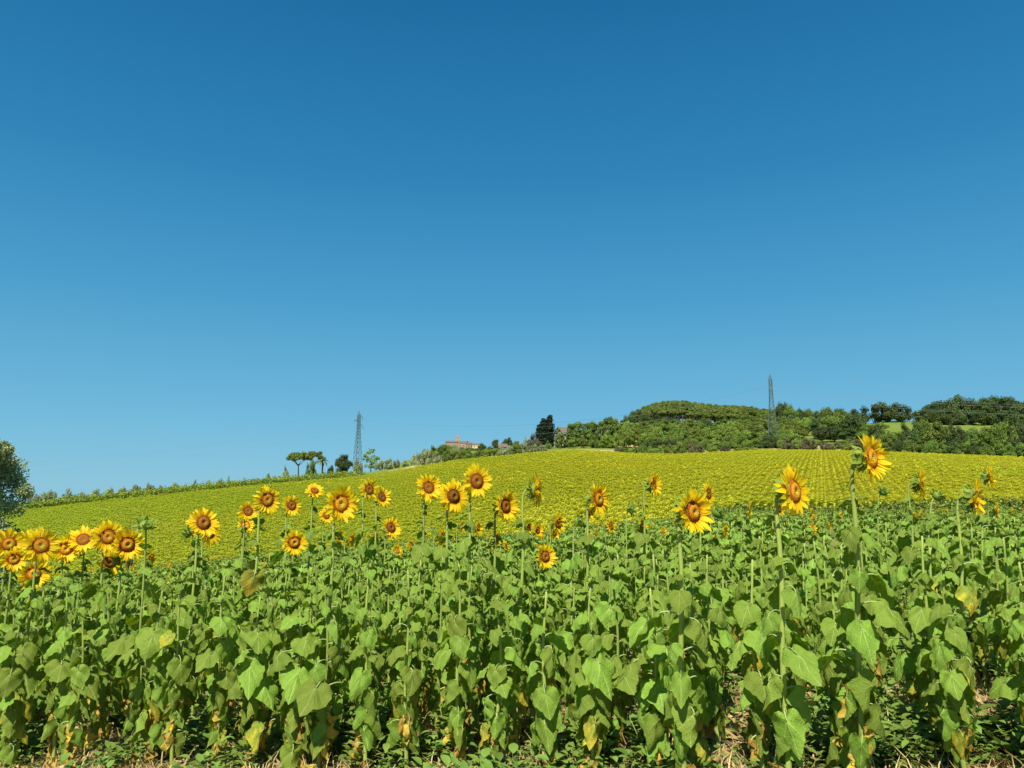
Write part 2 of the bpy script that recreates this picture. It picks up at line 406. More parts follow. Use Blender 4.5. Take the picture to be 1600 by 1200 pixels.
# geometry-node scatter of joined masses ("stuff")
def scatter(name, pts, rot, scl, idx, sources, kind='stuff', tilt=None):
    me = bpy.data.meshes.new(name)
    pts = np.asarray(pts, dtype=np.float32)
    me.vertices.add(len(pts)); me.vertices.foreach_set('co', pts.ravel())
    e = np.zeros((len(pts), 3), dtype=np.float32); e[:, 2] = rot
    if tilt is not None: e[:, 0] = tilt
    a = me.attributes.new('erot', 'FLOAT_VECTOR', 'POINT'); a.data.foreach_set('vector', e.ravel())
    scl = np.asarray(scl, dtype=np.float32)
    if scl.ndim == 1: scl = np.repeat(scl[:, None], 3, axis=1)
    a = me.attributes.new('escl', 'FLOAT_VECTOR', 'POINT'); a.data.foreach_set('vector', np.ascontiguousarray(scl).ravel())
    a = me.attributes.new('eidx', 'INT', 'POINT'); a.data.foreach_set('value', np.asarray(idx, dtype=np.int32))
    o = link(name, me); tag(o, kind=kind)
    ng = bpy.data.node_groups.new(name + '_nodes', 'GeometryNodeTree')
    ng.interface.new_socket('Geometry', in_out='INPUT', socket_type='NodeSocketGeometry')
    ng.interface.new_socket('Geometry', in_out='OUTPUT', socket_type='NodeSocketGeometry')
    N, L = ng.nodes, ng.links
    gi = N.new('NodeGroupInput'); go = N.new('NodeGroupOutput'); jn = N.new('GeometryNodeJoinGeometry')
    def nattr(nm, t):
        q = N.new('GeometryNodeInputNamedAttribute'); q.data_type = t; q.inputs[0].default_value = nm; return q.outputs[0]
    ar, as_, ai = nattr('erot', 'FLOAT_VECTOR'), nattr('escl', 'FLOAT_VECTOR'), nattr('eidx', 'INT')
    m2p = N.new('GeometryNodeMeshToPoints'); L.new(gi.outputs[0], m2p.inputs[0])
    for kx, src in enumerate(sources):
        oi = N.new('GeometryNodeObjectInfo'); oi.inputs[0].default_value = src; oi.inputs[1].default_value = True
        cmp_ = N.new('FunctionNodeCompare'); cmp_.data_type = 'INT'; cmp_.operation = 'EQUAL'
        ins = [i for i in cmp_.inputs if i.type == 'INT']
        L.new(ai, ins[0]); ins[1].default_value = kx
        ip = N.new('GeometryNodeInstanceOnPoints')
        L.new(m2p.outputs[0], ip.inputs['Points']); L.new(cmp_.outputs[0], ip.inputs['Selection'])
        L.new(oi.outputs['Geometry'], ip.inputs['Instance'])
        e2r = N.new('FunctionNodeEulerToRotation'); L.new(ar, e2r.inputs[0])
        L.new(e2r.outputs[0], ip.inputs['Rotation']); L.new(as_, ip.inputs['Scale'])
        L.new(ip.outputs[0], jn.inputs[0])
    L.new(jn.outputs[0], go.inputs[0])
    md = o.modifiers.new('scatter', 'NODES'); md.node_group = ng
    return o
def source(name, me):           # never linked to the scene: only instanced by scatter()
    return bpy.data.objects.new(name, me)

# ------------------------------------------------------------------ ground
def ground_mesh():
    azs = np.concatenate([np.linspace(-180, -60, 13)[:-1], np.linspace(-60, 60, 241), np.linspace(60, 180, 13)[1:]])
    azs = azs[:-1]
    rs = np.concatenate([np.arange(0.5, 12, 0.5), np.arange(12, 30, 1.5), np.arange(30, 80, 5), np.arange(80, 180, 8),
                         np.arange(180, 360, 6), np.arange(360, 900, 45), [950, 1100, 1400, 1900, 2600, 3600, 5000]])
    V = [(0, 0, near_h(0, 0, 0))]; far = [0.0]; dry = [0.0]; zone = []
    for r in rs:
        for a in azs:
            x, y = r * math.sin(R(a)), r * math.cos(R(a))
            V.append((x, y, ground(x, y) if r >= 1 else near_h(x, y, r)))
            far.append(smooth((r - 45) / 30))
            px = az_px(max(-1.2, min(1.2, R(a)))); er = edge_r(px)
            d = 0.0
            if er < r < er + 22: d = 0.12
            if 560 < px < 770 and er - 2 < r < er + 30: d = 1.0
            if 845 < px < 960 and er - 2 < r < er + 14: d = 1.0
            if 1090 < px < 1150 and er - 2 < r < er + 8: d = 0.8
            if 970 < px < 1010 and 255 < r < 300: d = 1.0
            if 1210 < px < 1345 and er < r < er + 30: d = 0.45
            dry.append(d)
    n = len(azs); F = [(0, 1 + (j + 1) % n, 1 + j) for j in range(n)]; Fz = [0] * n
    for i in range(len(rs) - 1):
        for j in range(n):
            j2 = (j + 1) % n
            F.append((1 + i * n + j, 1 + i * n + j2, 1 + (i + 1) * n + j2, 1 + (i + 1) * n + j))
            px = az_px(max(-1.2, min(1.2, R(azs[j]))))
            Fz.append(0 if rs[i] < edge_r(px) else 1)
    return V, F, Fz, far, dry
GV, GF, GZ, GFAR, GDRY = ground_mesh()
for zi, (nm, mat) in enumerate((('field_ground', M['soil']), ('hill_ground', M['hill']))):
    fs = [f for f, z in zip(GF, GZ) if z == zi]
    used = sorted({i for f in fs for i in f}); mp = {u: i for i, u in enumerate(used)}
    me = mesh_np(nm, [GV[u] for u in used], [tuple(mp[i] for i in f) for f in fs], mat)
    for an, src in (('far', GFAR), ('dry', GDRY)):
        a = me.attributes.new(an, 'FLOAT', 'POINT'); a.data.foreach_set('value', np.array([src[u] for u in used], dtype=np.float32))
    tag(link(nm, me), kind='structure')

# ------------------------------------------------------------------ sunflower parts
def leaf_outline(th):
    """heart shape radius for angle from tip, unit length tip = 1"""
    a = abs(th)
    pts = [(0, 1.03), (7, 0.90), (17, 0.77), (32, 0.69), (50, 0.67), (68, 0.67), (86, 0.63), (106, 0.53), (128, 0.41), (152, 0.29), (168, 0.15), (180, 0.09)]
    return float(np.interp(math.degrees(a), [p[0] for p in pts], [p[1] for p in pts]))

def make_leaf(rnd, L=0.22, droop=75, up=35, pet=0.14, fold=0.35, curl=35, wrinkle=0.017, rings=4, spokes=30, narrow=1.0, lo=False):
    """petiole + hanging blade; origin at the stem, +x outwards. two materials: 0 blade, 1 petiole"""
    mb = MB()
    # petiole path
    n = 4 if lo else 7; p = Vector((0, 0, 0)); path = [p.copy()]; ang = R(up); end = -R(droop)
    for i in range(n):
        t = (i + 0.5) / n; a = ang + (end - ang) * (t ** 1.6)
        p = p + Vector((math.cos(a), 0, math.sin(a))) * (pet / n); path.append(p.copy())
    r0 = 0.0055
    mb.tube(path, [r0 * (1 - 0.45 * i / n) for i in range(n + 1)], 3 if lo else 5, 1, 0.6, cap=False)
    # midrib curve function
    base = path[-1]; a0 = end; ca = R(curl)
    def mid(s):       # s in -0.6..1 of L
        if s < 0: return base + Vector((math.cos(a0), 0, math.sin(a0))) * (s * L), a0
        q = base.copy(); a = a0
        m = 6
        for i in range(m):
            a = a0 - ca * ((i + 0.5) / m) * s
            q = q + Vector((math.cos(a), 0, math.sin(a))) * (s * L / m)
        return q, a0 - ca * s
    ph1, ph2, ph3 = [rnd.uniform(0, 6.28) for _ in range(3)]
    tw = rnd.uniform(-0.25, 0.25)
    V = []; UVs = []
    for kx in range(rings + 1):
        tt = kx / rings
        for j in range(spokes + 1):
            th = -math.pi * 0.94 + 2 * math.pi * 0.94 * j / spokes
            rr = leaf_outline(th) * tt
            if kx == rings and j % 2: rr *= 0.945 + 0.03 * math.sin(j * 2.3 + ph1)
            bx, by = rr * math.cos(th), rr * math.sin(th) * narrow
            q, a = mid(bx)
            nrm = Vector((-math.sin(a), 0, math.cos(a)))
            lat = by * L
            wv = wrinkle * (math.sin(bx * 9 + ph1) * math.sin(by * 11 + ph2) + 0.7 * math.sin(th * 5 + ph3) * tt * tt)
            foldang = fold * (0.6 + 0.7 * abs(by))
            w = Vector((0, math.cos(foldang) * lat, 0)) - nrm * (math.sin(foldang) * abs(lat)) + nrm * (wv * L / 0.22)
            w = w + nrm * (tw * lat * max(bx, 0) * 0.8)
            V.append(q + w); UVs.append((bx, by))
    F = []
    S1 = spokes + 1
    for kx in range(rings):
        for j in range(spokes):
            a, b, c, d = kx * S1 + j, kx * S1 + j + 1, (kx + 1) * S1 + j + 1, (kx + 1) * S1 + j
            F.append((a, d, c, b) if kx else (a, d, c))
    mb.add(V, F, 0, rnd.uniform(0.35, 0.65), UVs)
    return mb

rl = random.Random(3)
LV = {'top': [], 'mid': [], 'low': [], 'dead': []}
for i in range(6):
    LV['top'].append(make_leaf(rl, L=rl.uniform(0.14, 0.19), droop=rl.uniform(5, 50), up=rl.uniform(20, 50), pet=rl.uniform(.07, .13), fold=rl.uniform(.05, .6), curl=rl.uniform(10, 70)))
for i in range(9):
    LV['mid'].append(make_leaf(rl, L=rl.uniform(0.17, 0.225), droop=rl.uniform(22, 88), up=rl.uniform(15, 60), pet=rl.uniform(.11, .18), fold=rl.uniform(.1, .65), curl=rl.uniform(15, 40)))
for i in range(8):
    LV['low'].append(make_leaf(rl, L=rl.uniform(0.16, 0.22), droop=rl.uniform(78, 97), up=rl.uniform(20, 55), pet=rl.uniform(.10, .17), fold=rl.uniform(.45, 1.15), curl=rl.uniform(-5, 15), wrinkle=0.018, narrow=0.92))
for i in range(5):
    LV['dead'].append(make_leaf(rl, L=rl.uniform(0.11, 0.16), droop=rl.uniform(86, 100), up=rl.uniform(0, 30), pet=rl.uniform(.05, .12), fold=rl.uniform(1.0, 1.4), curl=rl.uniform(-15, 10), wrinkle=0.045, narrow=0.7))
LEAF = {}
for kx in LV:
    for i, mb in enumerate(LV[kx]):
        if kx != 'dead':
            LEAF[(kx, i, 'leaf')] = mb.mesh('sunflower_leaf', [M['leaf'], M['petiole']])
            LEAF[(kx, i, 'leaf_pale')] = mb.mesh('sunflower_leaf_yellowing', [M['leaf_pale'], M['petiole']])
        else:
            LEAF[(kx, i, 'leaf_dead')] = mb.mesh('sunflower_leaf_dry', [M['leaf_dead'], M['petiole']])

# --- flower head pieces, local frame: +z is the facing direction, origin at disc centre, disc radius 0.065
DR = 0.058
def disc_mesh(mode):
    rr = [0, .12, .25, .38, .5, .6, .7, .8, .9, 1.0]
    def colr(t, jit):
        cen = [(0.42, 0.33, 0.035), (0.22, 0.13, 0.02), (0.52, 0.38, 0.04), (0.12, 0.09, 0.015)][mode]
        midc = [(0.60, 0.23, 0.014), (0.30, 0.085, 0.012), (0.70, 0.31, 0.018), (0.15, 0.045, 0.01)][mode]
        out = [(0.20, 0.040, 0.008), (0.11, 0.022, 0.008), (0.36, 0.085, 0.010), (0.075, 0.018, 0.008)][mode]
        if t < 0.3: c = cen
        elif t < 0.45: c = tuple(0.5 * a + 0.5 * b for a, b in zip(cen, midc))
        elif t < 0.72: c = midc
        elif t < 0.93: c = out
        else: c = tuple(0.6 * a + 0.4 * b for a, b in zip(out, midc))
        return tuple(a * jit for a in c)
    V = []; C = []; N = 28
    for t in rr:
        for j in range(N):
            w = 2 * math.pi * j / N + (0.1 if int(t * 10) % 2 else 0)
            z = 0.006 + 0.010 * math.sin(min(1, t * 1.2) * math.pi) - 0.004 * (t < 0.3)
            if t > 0.95: z = 0.0
            V.append((DR * t * math.cos(w), DR * t * math.sin(w), z + rl.uniform(-.0008, .0008)))
            C.append(colr(t, rl.uniform(0.75, 1.25)))
    F = []
    for i in range(len(rr) - 1):
        for j in range(N):
            j2 = (j + 1) % N; F.append((i * N + j, i * N + j2, (i + 1) * N + j2, (i + 1) * N + j) if i else (j, N + j2, N + j))
    return MB().add(V, F, 0, 0.5, None, C)
DISC_MB = [disc_mesh(i) for i in range(4)]
DISC = [d.mesh('disc_florets', M['disc']) for d in DISC_MB]
def petal_mb(L, wd, up, curl, twist, seg=5):
    V = []; U = []
    for i in range(seg + 1):
        t = i / seg; a = up - curl * t
        x = sum(math.cos(up - curl * (j + .5) / seg) for j in range(i)) * L / seg
        z = sum(math.sin(up - curl * (j + .5) / seg) for j in range(i)) * L / seg
        w = wd * (math.sin(math.pi * min(1, (t * 0.86 + 0.12))) ** 0.75) * (1 if t < 1 else 0.05)
        tw = twist * t
        for s in (-1, 0, 1):
            V.append((x, s * w * math.cos(tw), z + s * w * math.sin(tw) - (0.25 * w if s == 0 else 0))); U.append((t, 0.5 + 0.5 * s))
    F = []
    for i in range(seg):
        for s in range(2):
            a = i * 3 + s; F.append((a, a + 3, a + 4, a + 1))
    return MB().add(V, F, 0, 0.5, U)
PET_MB = [petal_mb(rl.uniform(.060, .084), rl.uniform(.0105, .0135), R(rl.uniform(-5, 38)), R(rl.uniform(-10, 65)), rl.uniform(-.5, .5)) for _ in range(10)]
PET = [p.mesh('petal', M['petal']) for p in PET_MB]
def receptacle_mb():
    prof = [(0.012, -0.044), (0.032, -0.038), (0.056, -0.022), (0.065, -0.006), (0.060, 0.0035)]
    N = 14; V = [(r * math.cos(2 * math.pi * j / N), r * math.sin(2 * math.pi * j / N), z) for r, z in prof for j in range(N)]
    F = [(i * N + j, i * N + (j + 1) % N, (i + 1) * N + (j + 1) % N, (i + 1) * N + j) for i in range(len(prof) - 1) for j in range(N)]
    F.append(tuple(range(N - 1, -1, -1)))
    return MB().add(V, F, 0, 0.5)
REC_MB = receptacle_mb(); REC = REC_MB.mesh('receptacle', M['bract'])
def bract_ring_mb(seed, n=44, lo=False):
    q = random.Random(seed); mb = MB()
    for i in range(n):
        w = 2 * math.pi * i / n + q.uniform(-.1, .1); L = q.uniform(.038, .07); up = R(q.uniform(-75, 10)); cu = R(q.uniform(-40, 70))
        p = petal_mb(L, q.uniform(.009, .013), up, cu, q.uniform(-.6, .6), 2 if lo else 4)
        r0 = q.uniform(.036, .060)
        mat = Matrix.Rotation(w, 4, 'Z') @ Matrix.Translation((r0, 0, -0.012 - (.06 - r0) * 1.1))
        mb.add_mb(p, mat)
    return mb
BR_MB = [bract_ring_mb(i) for i in range(3)]; BR = [b.mesh('bract_ring', M['bract']) for b in BR_MB]
def petal_places(q, n):
    out = []; cup = q.uniform(-.22, .30); full = q.uniform(.92, 1.08)
    for i in range(n):
        w = 2 * math.pi * (i + q.uniform(-.5, .5)) / n * 1.0
        lay = i % 3
        out.append((w, DR * 0.95, 0.002 - 0.003 * lay, q.randrange(len(PET)), full * q.uniform(.80, 1.14), cup + q.uniform(-.14, .26) - 0.10 * lay, q.uniform(-.3, .3)))
    return out
def pet_matrix(pl):
    w, r0, z, k_, s_, tl, rl_ = pl
    return Matrix.Rotation(w, 4, 'Z') @ Matrix.Translation((r0, 0, z)) @ Matrix.Rotation(-tl, 4, 'Y') @ Matrix.Rotation(rl_, 4, 'X') @ Matrix.Diagonal((s_, s_, s_, 1))
PETJOIN_MB = []
for sdd in range(5):
    q = random.Random(50 + sdd); mb = MB()
    for pl in petal_places(q, 54): mb.add_mb(PET_MB[pl[3]], pet_matrix(pl))
    PETJOIN_MB.append(mb)
PETJOIN = [m.mesh('petals', M['petal']) for m in PETJOIN_MB]
# closed bud: spiky bracts closing over a green button
def bud_mb(seed):
    q = random.Random(seed); mb = MB()
    mb.add_mb(REC_MB, Matrix.Diagonal((.7, .7, .9, 1)))
    N = 12; V = [(0.042 * math.cos(2 * math.pi * j / N) * s, 0.042 * math.sin(2 * math.pi * j / N) * s, z) for s, z in ((1, 0), (.7, .014), (.25, .02)) for j in range(N)]
    mb.add(V, [(i * N + j, i * N + (j + 1) % N, (i + 1) * N + (j + 1) % N, (i + 1) * N + j) for i in range(2) for j in range(N)] + [tuple(2 * N + j for j in range(N))], 0, .7)
    for i in range(30):
        w = 2 * math.pi * i / 30 * 2.618; lay = i % 3
        p = petal_mb(q.uniform(.035, .058), q.uniform(.008, .012), R(q.uniform(25, 95) - 30 * lay + 20), R(q.uniform(-20, 60)), q.uniform(-.4, .4), 3)
        mb.add_mb(p, Matrix.Rotation(w, 4, 'Z') @ Matrix.Translation((.038, 0, -0.006 * lay)))
    return mb
BUD_MB = [bud_mb(i + 80) for i in range(3)]; BUD = [b.mesh('bud', M['bract']) for b in BUD_MB]

def face_rot(az, el, spin=0.0):
    """rotation taking +z to the direction (compass az, elevation el)"""
    d = Vector((math.sin(az) * math.cos(el), math.cos(az) * math.cos(el), math.sin(el)))
    return d, (d.to_track_quat('Z', 'Y') @ Euler((0, 0, spin)).to_quaternion())

def stem_path(base, headc, n, h, neck):
    """world points from base to the back of the head"""
    pts = []
    foot = base; hb = headc - n * (0.034 * neck)
    nh = Vector((n.x, n.y, 0)); nh = nh.normalized() if nh.length > 1e-3 else Vector((1, 0, 0))
    up = hb - nh * (0.05 * neck) + Vector((0, 0, 0.035 * neck)) - Vector((0, 0, 0.0))
    sh = Vector((foot.x + (up.x - foot.x) * 0.75, foot.y + (up.y - foot.y) * 0.75, foot.z + h * 0.78))
    a, b = foot, sh
    N = 9
    for i in range(N):
        t = i / N; pts.append(a.lerp(b, t) + Vector((0.012 * math.sin(t * 7 + base.x * 9), 0.012 * math.sin(t * 5 + base.y * 7), 0)) * min(1, t * 3) * (1 - t * .6))
    # bezier shoulder -> head
    c1 = sh + Vector((0, 0, h * 0.14)); c2 = hb - n * (0.10 * neck) + Vector((0, 0, 0.05 * neck))
    for i in range(9):
        t = i / 8
        pts.append(((1 - t) ** 3) * sh + 3 * t * (1 - t) ** 2 * c1 + 3 * t * t * (1 - t) * c2 + t ** 3 * hb)
    return pts

HEADS = []
HEROES = []       # base positions to keep rows off
def leaf_on(root, q, pos, az, cls, size, mat=None, pitch=0.0):
    if mat is None:
        mat = 'leaf'
        if cls == 'low' and q.random() < 0.16: mat = 'leaf_pale'
        if cls == 'mid' and q.random() < 0.006: mat = 'leaf_pale'
    if cls == 'dead': mat = 'leaf_dead'
    i = q.randrange(len(LV[cls]))
    o = bpy.data.objects.new('leaf', LEAF[(cls, i, mat)]); COL.objects.link(o); o.parent = root
    o.location = pos; o.rotation_euler = (q.uniform(-.35, .35), pitch + q.uniform(-.2, .15), math.pi / 2 - az); o.scale = (size * q.uniform(.85, 1.15), size * q.uniform(.68, 1.08), size * q.uniform(.85, 1.15))
    if mat != 'leaf': o['label'] = 'dry yellow leaf' if mat == 'leaf_dead' else 'yellowing leaf'
    return o

def clothe(root, q, path, h, n_leaves, size=1.0, z0=0.18, z1=0.93, top_small=True, dead=3):
    """leaves up the stem; path in root-local coordinates"""
    zs = [p.z for p in path]; az = q.uniform(0, 6.28)
    mono = path[:10]
    for i in range(n_leaves):
        t = z0 + (z1 - z0) * (i + q.uniform(0.1, .9)) / n_leaves; z = t * h
        j = min(range(len(path)), key=lambda kk: abs(path[kk].z - z) + (0.0 if kk < 16 else 9))
        p = path[j].copy(); p.z = min(z, path[j].z + h * 0.08)
        az += R(137.5) + q.uniform(-.35, .35)
        if t < 0.45: cls = 'low'
        elif t < 0.80: cls = 'mid'
        else: cls = 'top'
        s = size * 0.85 * (0.62 + 0.5 * math.sin(math.pi * min(1, max(0, (t - 0.05) / 0.95)) ** 0.9)) * q.uniform(.62, 1.14)
        if t > 0.84: s *= 0.72 - (t - 0.84) * 1.6
        leaf_on(root, q, p, az, cls, max(s, 0.3))
    for i in range(dead):
        t = q.uniform(0.10, 0.38); j = min(range(10), key=lambda kk: abs(path[kk].z - t * h))
        leaf_on(root, q, path[j].copy(), q.uniform(0, 6.28), 'dead', q.uniform(.7, 1.1) * size)

def sunflower(px, py, dia, az, el, label, group, q, r=None, kindh='open', split=False, disc=0, leaves=15, z1=0.86, thick=1.0, realdia=0.30, name='sunflower', lsize=1.0):
    """open sunflower whose disc centre is seen at (px, py) from the road; dia = real size on a 1600 px wide print"""
    if r is None:
        dist = 1200.0 * realdia / dia
        d = ray(px, py); C_ = EYE + d * (dist / d.length * 1.0)
    else: C_ = at_range(px, py, r)
    n, qt = face_rot(az, el, q.uniform(0, 6.28))
    sc = dia * (C_ - EYE).length / 1200.0 / 0.272
    nh = Vector((n.x, n.y, 0)).normalized()
    bx, by = C_.x - nh.x * 0.16 + q.uniform(-.03, .03), C_.y - nh.y * 0.16 + q.uniform(-.03, .03)
    base = Vector((bx, by, ground(bx, by) - 0.01)); h = C_.z - base.z
    root = bpy.data.objects.new(name, None); COL.objects.link(root); root.location = base
    root.empty_display_size = 0.1
    tag(root, label, 'sunflower', group)
    lc = C_ - base
    path = stem_path(Vector((0, 0, 0)), lc, n, h, sc)
    rad = [0.0145 * thick * min(1.0, .55 + .45 * sc) * (1 - 0.5 * i / (len(path) - 1)) * (0.75 + 0.25 * min(1.2, h / 1.4)) for i in range(len(path))]
    link('stem', MB().tube(path, rad, 8).mesh('stem', M['stem']), root)
    clothe(root, q, path, h * 0.97, leaves, z1=z1, size=lsize)
    if kindh == 'bud':
        b = link('bud', BUD[q.randrange(3)], root, lc, qt.to_euler(), sc * 2.2)
    else:
        hd = link('flower_head', REC, root, lc, qt.to_euler(), sc)
        link('disc', DISC[disc], hd, None, (0, 0, q.uniform(0, 6.28)), (q.uniform(.88, 1.06),) * 2 + (q.uniform(.6, 1.5),)); link('bract_ring', BR[q.randrange(3)], hd)
        if split:
            for pl in petal_places(q, q.randrange(52, 58)):
                o = link('petal', PET[pl[3]], hd); o.matrix_local = pet_matrix(pl)
        else:
            o = link('petals', PETJOIN[q.randrange(5)], hd); o['kind'] = 'stuff'
    # small leaflets just under the neck
    for i in range(6):
        j = 9 + q.randrange(0, 4); leaf_on(root, q, path[j].copy(), az + math.pi + q.uniform(-1.5, 1.5), 'top', q.uniform(.28, .58), 'leaf')
    HEROES.append((bx, by)); HEADS.append((px, py, dia, math.hypot(bx, by))); return root

# px, py, apparent diameter, face azimuth, face elevation, disc, split, label
FL = [
 (14, 850, 41, 138, 8, 0, 'open sunflower cut by the left border of the field view, round orange ring'),
 (43, 851, 40, 150, 12, 0, 'sunflower half covered by a bigger bloom in the far left cluster'),
 (64, 852, 50, 136, 6, 0, 'big round sunflower beside the left tree, dark brown disc with orange ring'),
 (103, 858, 40, 140, 10, 2, 'pale small disc sunflower between the left cluster and the pair of touching blooms'),
 (130, 843, 40, 158, 28, 1, 'sunflower with dark upturned disc just left of two overlapping blooms'),
 (169, 839, 50, 136, 8, 0, 'rear bloom of the two overlapping sunflowers at left, orange ring disc'),
 (199, 851, 50, 137, 4, 0, 'front bloom of the two overlapping sunflowers at left, dark disc and green centre'),
 (53, 897, 42, 136, 8, 2, 'low round sunflower standing below the left cluster, greenish disc centre'),
 (36, 925, 26, 250, -5, 3, 'shaded sideways sunflower behind the low bloom at left'),
 (22, 874, 34, 140, 0, 2, 'orange sunflower peeking under the leftmost bloom'),
 (172, 878, 40, 170, -25, 1, 'nodding sunflower shaded by leaves under the two overlapping blooms'),
 (236, 872, 22, 110, 0, 2, 'small sunflower seen edge on right of the overlapping pair'),
 (318, 817, 50, 138, 18, 1, 'sunflower with large dark oval disc, upper one of a close pair'),
 (328, 832, 40, 120, 5, 2, 'orange sunflower tucked behind the dark oval disc bloom'),
 (303, 829, 20, 215, 0, 3, 'small shaded bloom at the left of the dark oval disc pair'),
 (388, 799, 34, 142, 12, 1, 'small dark sunflower half behind the large ring bloom over the hedge end'),
 (418, 781, 52, 130, 4, 0, 'large sunflower with two tone ring disc left of centre'),
 (456, 790, 36, 132, 10, 1, 'middle sized sunflower between two larger ones left of centre'),
 (384, 821, 30, 140, 26, 2, 'low orange sunflower with upturned face below the ring bloom'),
 (492, 767, 30, 150, 40, 1, 'small sunflower on a thin stem with face tilted to the sky'),
 (533, 787, 60, 142, 2, 2, 'largest sunflower left of centre with bright orange disc, near the pylon'),
 (460, 848, 43, 150, 2, 0, 'low round sunflower set into the leaves left of centre'),
 (510, 806, 26, 140, 15, 1, 'small sunflower peeking out behind the largest bloom near the pylon'),
 (577, 765, 38, 132, 8, 1, 'rear one of two small sunflowers right of the pylon, rusty disc'),
 (597, 777, 36, 132, 18, 3, 'front one of two small sunflowers right of the pylon, black brown disc'),
 (611, 825, 38, 138, 22, 3, 'sunflower with black brown disc low among leaves left of the trio'),
 (395, 848, 24, 120, 0, 2, 'small half hidden bloom left of the low round sunflower'),
 (530, 838, 24, 115, 5, 1, 'small bloom edge hidden by leaves under the largest left bloom'),
 (549, 844, 26, 105, 0, 2, 'narrow sideways sunflower in the leaves beneath the small pair'),
 (585, 842, 28, 108, -5, 2, 'thin orange sunflower beside the black brown disc bloom'),
 (670, 762, 46, 150, 10, 1, 'left bloom of the central trio with rusty disc'),
 (709, 776, 56, 147, 10, 3, 'middle bloom of the central trio with solid dark disc'),
 (745, 752, 58, 148, 6, 1, 'tallest bloom of the central trio with mottled disc'),
 (790, 791, 56, 131, 4, 1, 'oval faced sunflower right of the central trio'),
 (838, 766, 58, 104, 2, 2, 'sunflower seen from the side with green back, right of the trio'),
 (690, 840, 34, 108, -5, 2, 'small orange sideways bloom in the leaves below the trio'),
 (721, 822, 20, 110, 0, 2, 'tiny bloom beside the stem of the middle trio flower'),
 (747, 825, 24, 118, 8, 0, 'half opened pale bloom beneath the tallest trio flower'),
 (776, 842, 30, 110, 0, 1, 'low sideways bloom left of the oval faced sunflower stem'),
 (826, 824, 26, 118, 0, 3, 'left one of two small blooms sharing a clump below the side facing flower'),
 (840, 829, 26, 130, 4, 1, 'right one of two small blooms sharing a clump below the side facing flower'),
 (852, 870, 44, 144, 8, 1, 'low sunflower hanging in the leaves just right of centre'),
 (872, 818, 36, 124, 0, 0, 'upper one of two stacked orange blooms right of centre'),
 (866, 832, 28, 122, -5, 2, 'lower one of two stacked orange blooms right of centre'),
 (935, 780, 56, 133, 4, 0, 'oval sunflower standing alone right of centre with brown ring'),
 (922, 800, 26, 140, -20, 2, 'orange bloom hanging behind the lone oval sunflower'),
 (955, 822, 28, 128, 10, 1, 'small bloom right of the lone oval sunflower stem'),
 (1002, 820, 32, 126, 0, 1, 'small nodding bloom in front of the green buds right of centre'),
 (1021, 757, 42, 127, 12, 1, 'small sunflower on a tall thin stem with green spiky back'),
 (1024, 850, 18, 140, 8, 1, 'tiny low bloom left of the huge right sunflower'),
 (1083, 800, 78, 146, 4, 0, 'huge sunflower with big brown and orange disc right of centre'),
 (1107, 772, 40, 134, 2, 1, 'rear bloom peeking over the huge sunflower at its right'),
 (1132, 830, 28, 118, 0, 2, 'small sideways bloom right of the huge sunflower'),
 (1170, 794, 30, 110, 0, 2, 'narrow edge on bloom in front of the dark weeds strip'),
 (1241, 768, 80, 138, 5, 2, 'large bright orange sunflower facing right on a thick leafy stem'),
 (1218, 795, 28, 132, -4, 1, 'small bloom under the left rim of the large right facing sunflower'),
 (1268, 802, 18, 120, 0, 1, 'tiny bloom right of the large right facing sunflower'),
 (1216, 828, 12, 110, 0, 1, 'tiny distant bloom under the large right facing sunflower'),
 (1295, 822, 14, 120, 0, 2, 'tiny bloom low between the two big right sunflowers'),
 (1312, 805, 18, 110, 0, 2, 'tiny yellow bloom left of the tallest sunflower stem'),
 (1334, 786, 22, 112, 0, 2, 'small yellow bloom right of the tallest sunflower stem'),
 (1335, 836, 16, 110, 10, 2, 'pale yellow opening bloom low beside the tallest sunflower stem'),
 (1362, 715, 78, 141, 6, 2, 'tallest sunflower reaching over the hedge line, face turned right'),
 (1440, 756, 46, 122, -2, 2, 'edge on sunflower with round green back, right of the tallest one'),
 (1427, 779, 14, 115, 0, 1, 'tiny bloom beneath the edge on sunflower'),
 (1525, 778, 58, 131, -4, 2, 'sideways sunflower with big green back near the right border'),
 (1546, 745, 34, 124, 6, 2, 'half open bloom above the sideways sunflower near the right border'),
 (1557, 797, 26, 122, 0, 1, 'small bloom right of the sideways sunflower near the right border'),
 (1580, 799, 14, 125, 0, 1, 'tiny bloom nearest to the right border'),
]
BUDS = [
 (228, 819, 26, 160, 60, 'green unopened sunflower bud standing up right of the overlapping pair'),
 (293, 832, 22, 250, 20, 'small green bud left of the dark oval disc sunflower'),
 (1122, 800, 28, 100, 25, 'round green sunflower bud right of the huge bloom'),
 (905, 815, 22, 120, 20, 'green bud between the stacked blooms and the lone oval sunflower'),
 (986, 795, 20, 130, 30, 'green bud on the thin stem below the spiky backed bloom'),
 (1380, 768, 18, 110, 50, 'little green bud in the air between the tallest and the edge on sunflower'),
 (1465, 775, 20, 100, 30, 'green bud in the leaves left of the sideways sunflower'),
]
for i, (px, py, dia, az, el, disc, lab) in enumerate(FL):
    q = random.Random(1000 + i)
    big = dia >= 36
    rr = None
    if dia < 36: rr = {True: min(26, 1200 * 0.25 / dia), False: 0}[True]
    sunflower(px, py, dia, R(az), R(el), lab, 'open sunflowers along the edge of the field', q,
              r=(None if big else max(8.2, rr)), split=dia >= 40, disc=disc, leaves=(20 if dia > 70 else 17) if big else 12,
              z1=0.92 if big else 0.93, thick=1.25 if dia > 70 else 1.0, realdia=0.30 if px > 250 else 0.34)
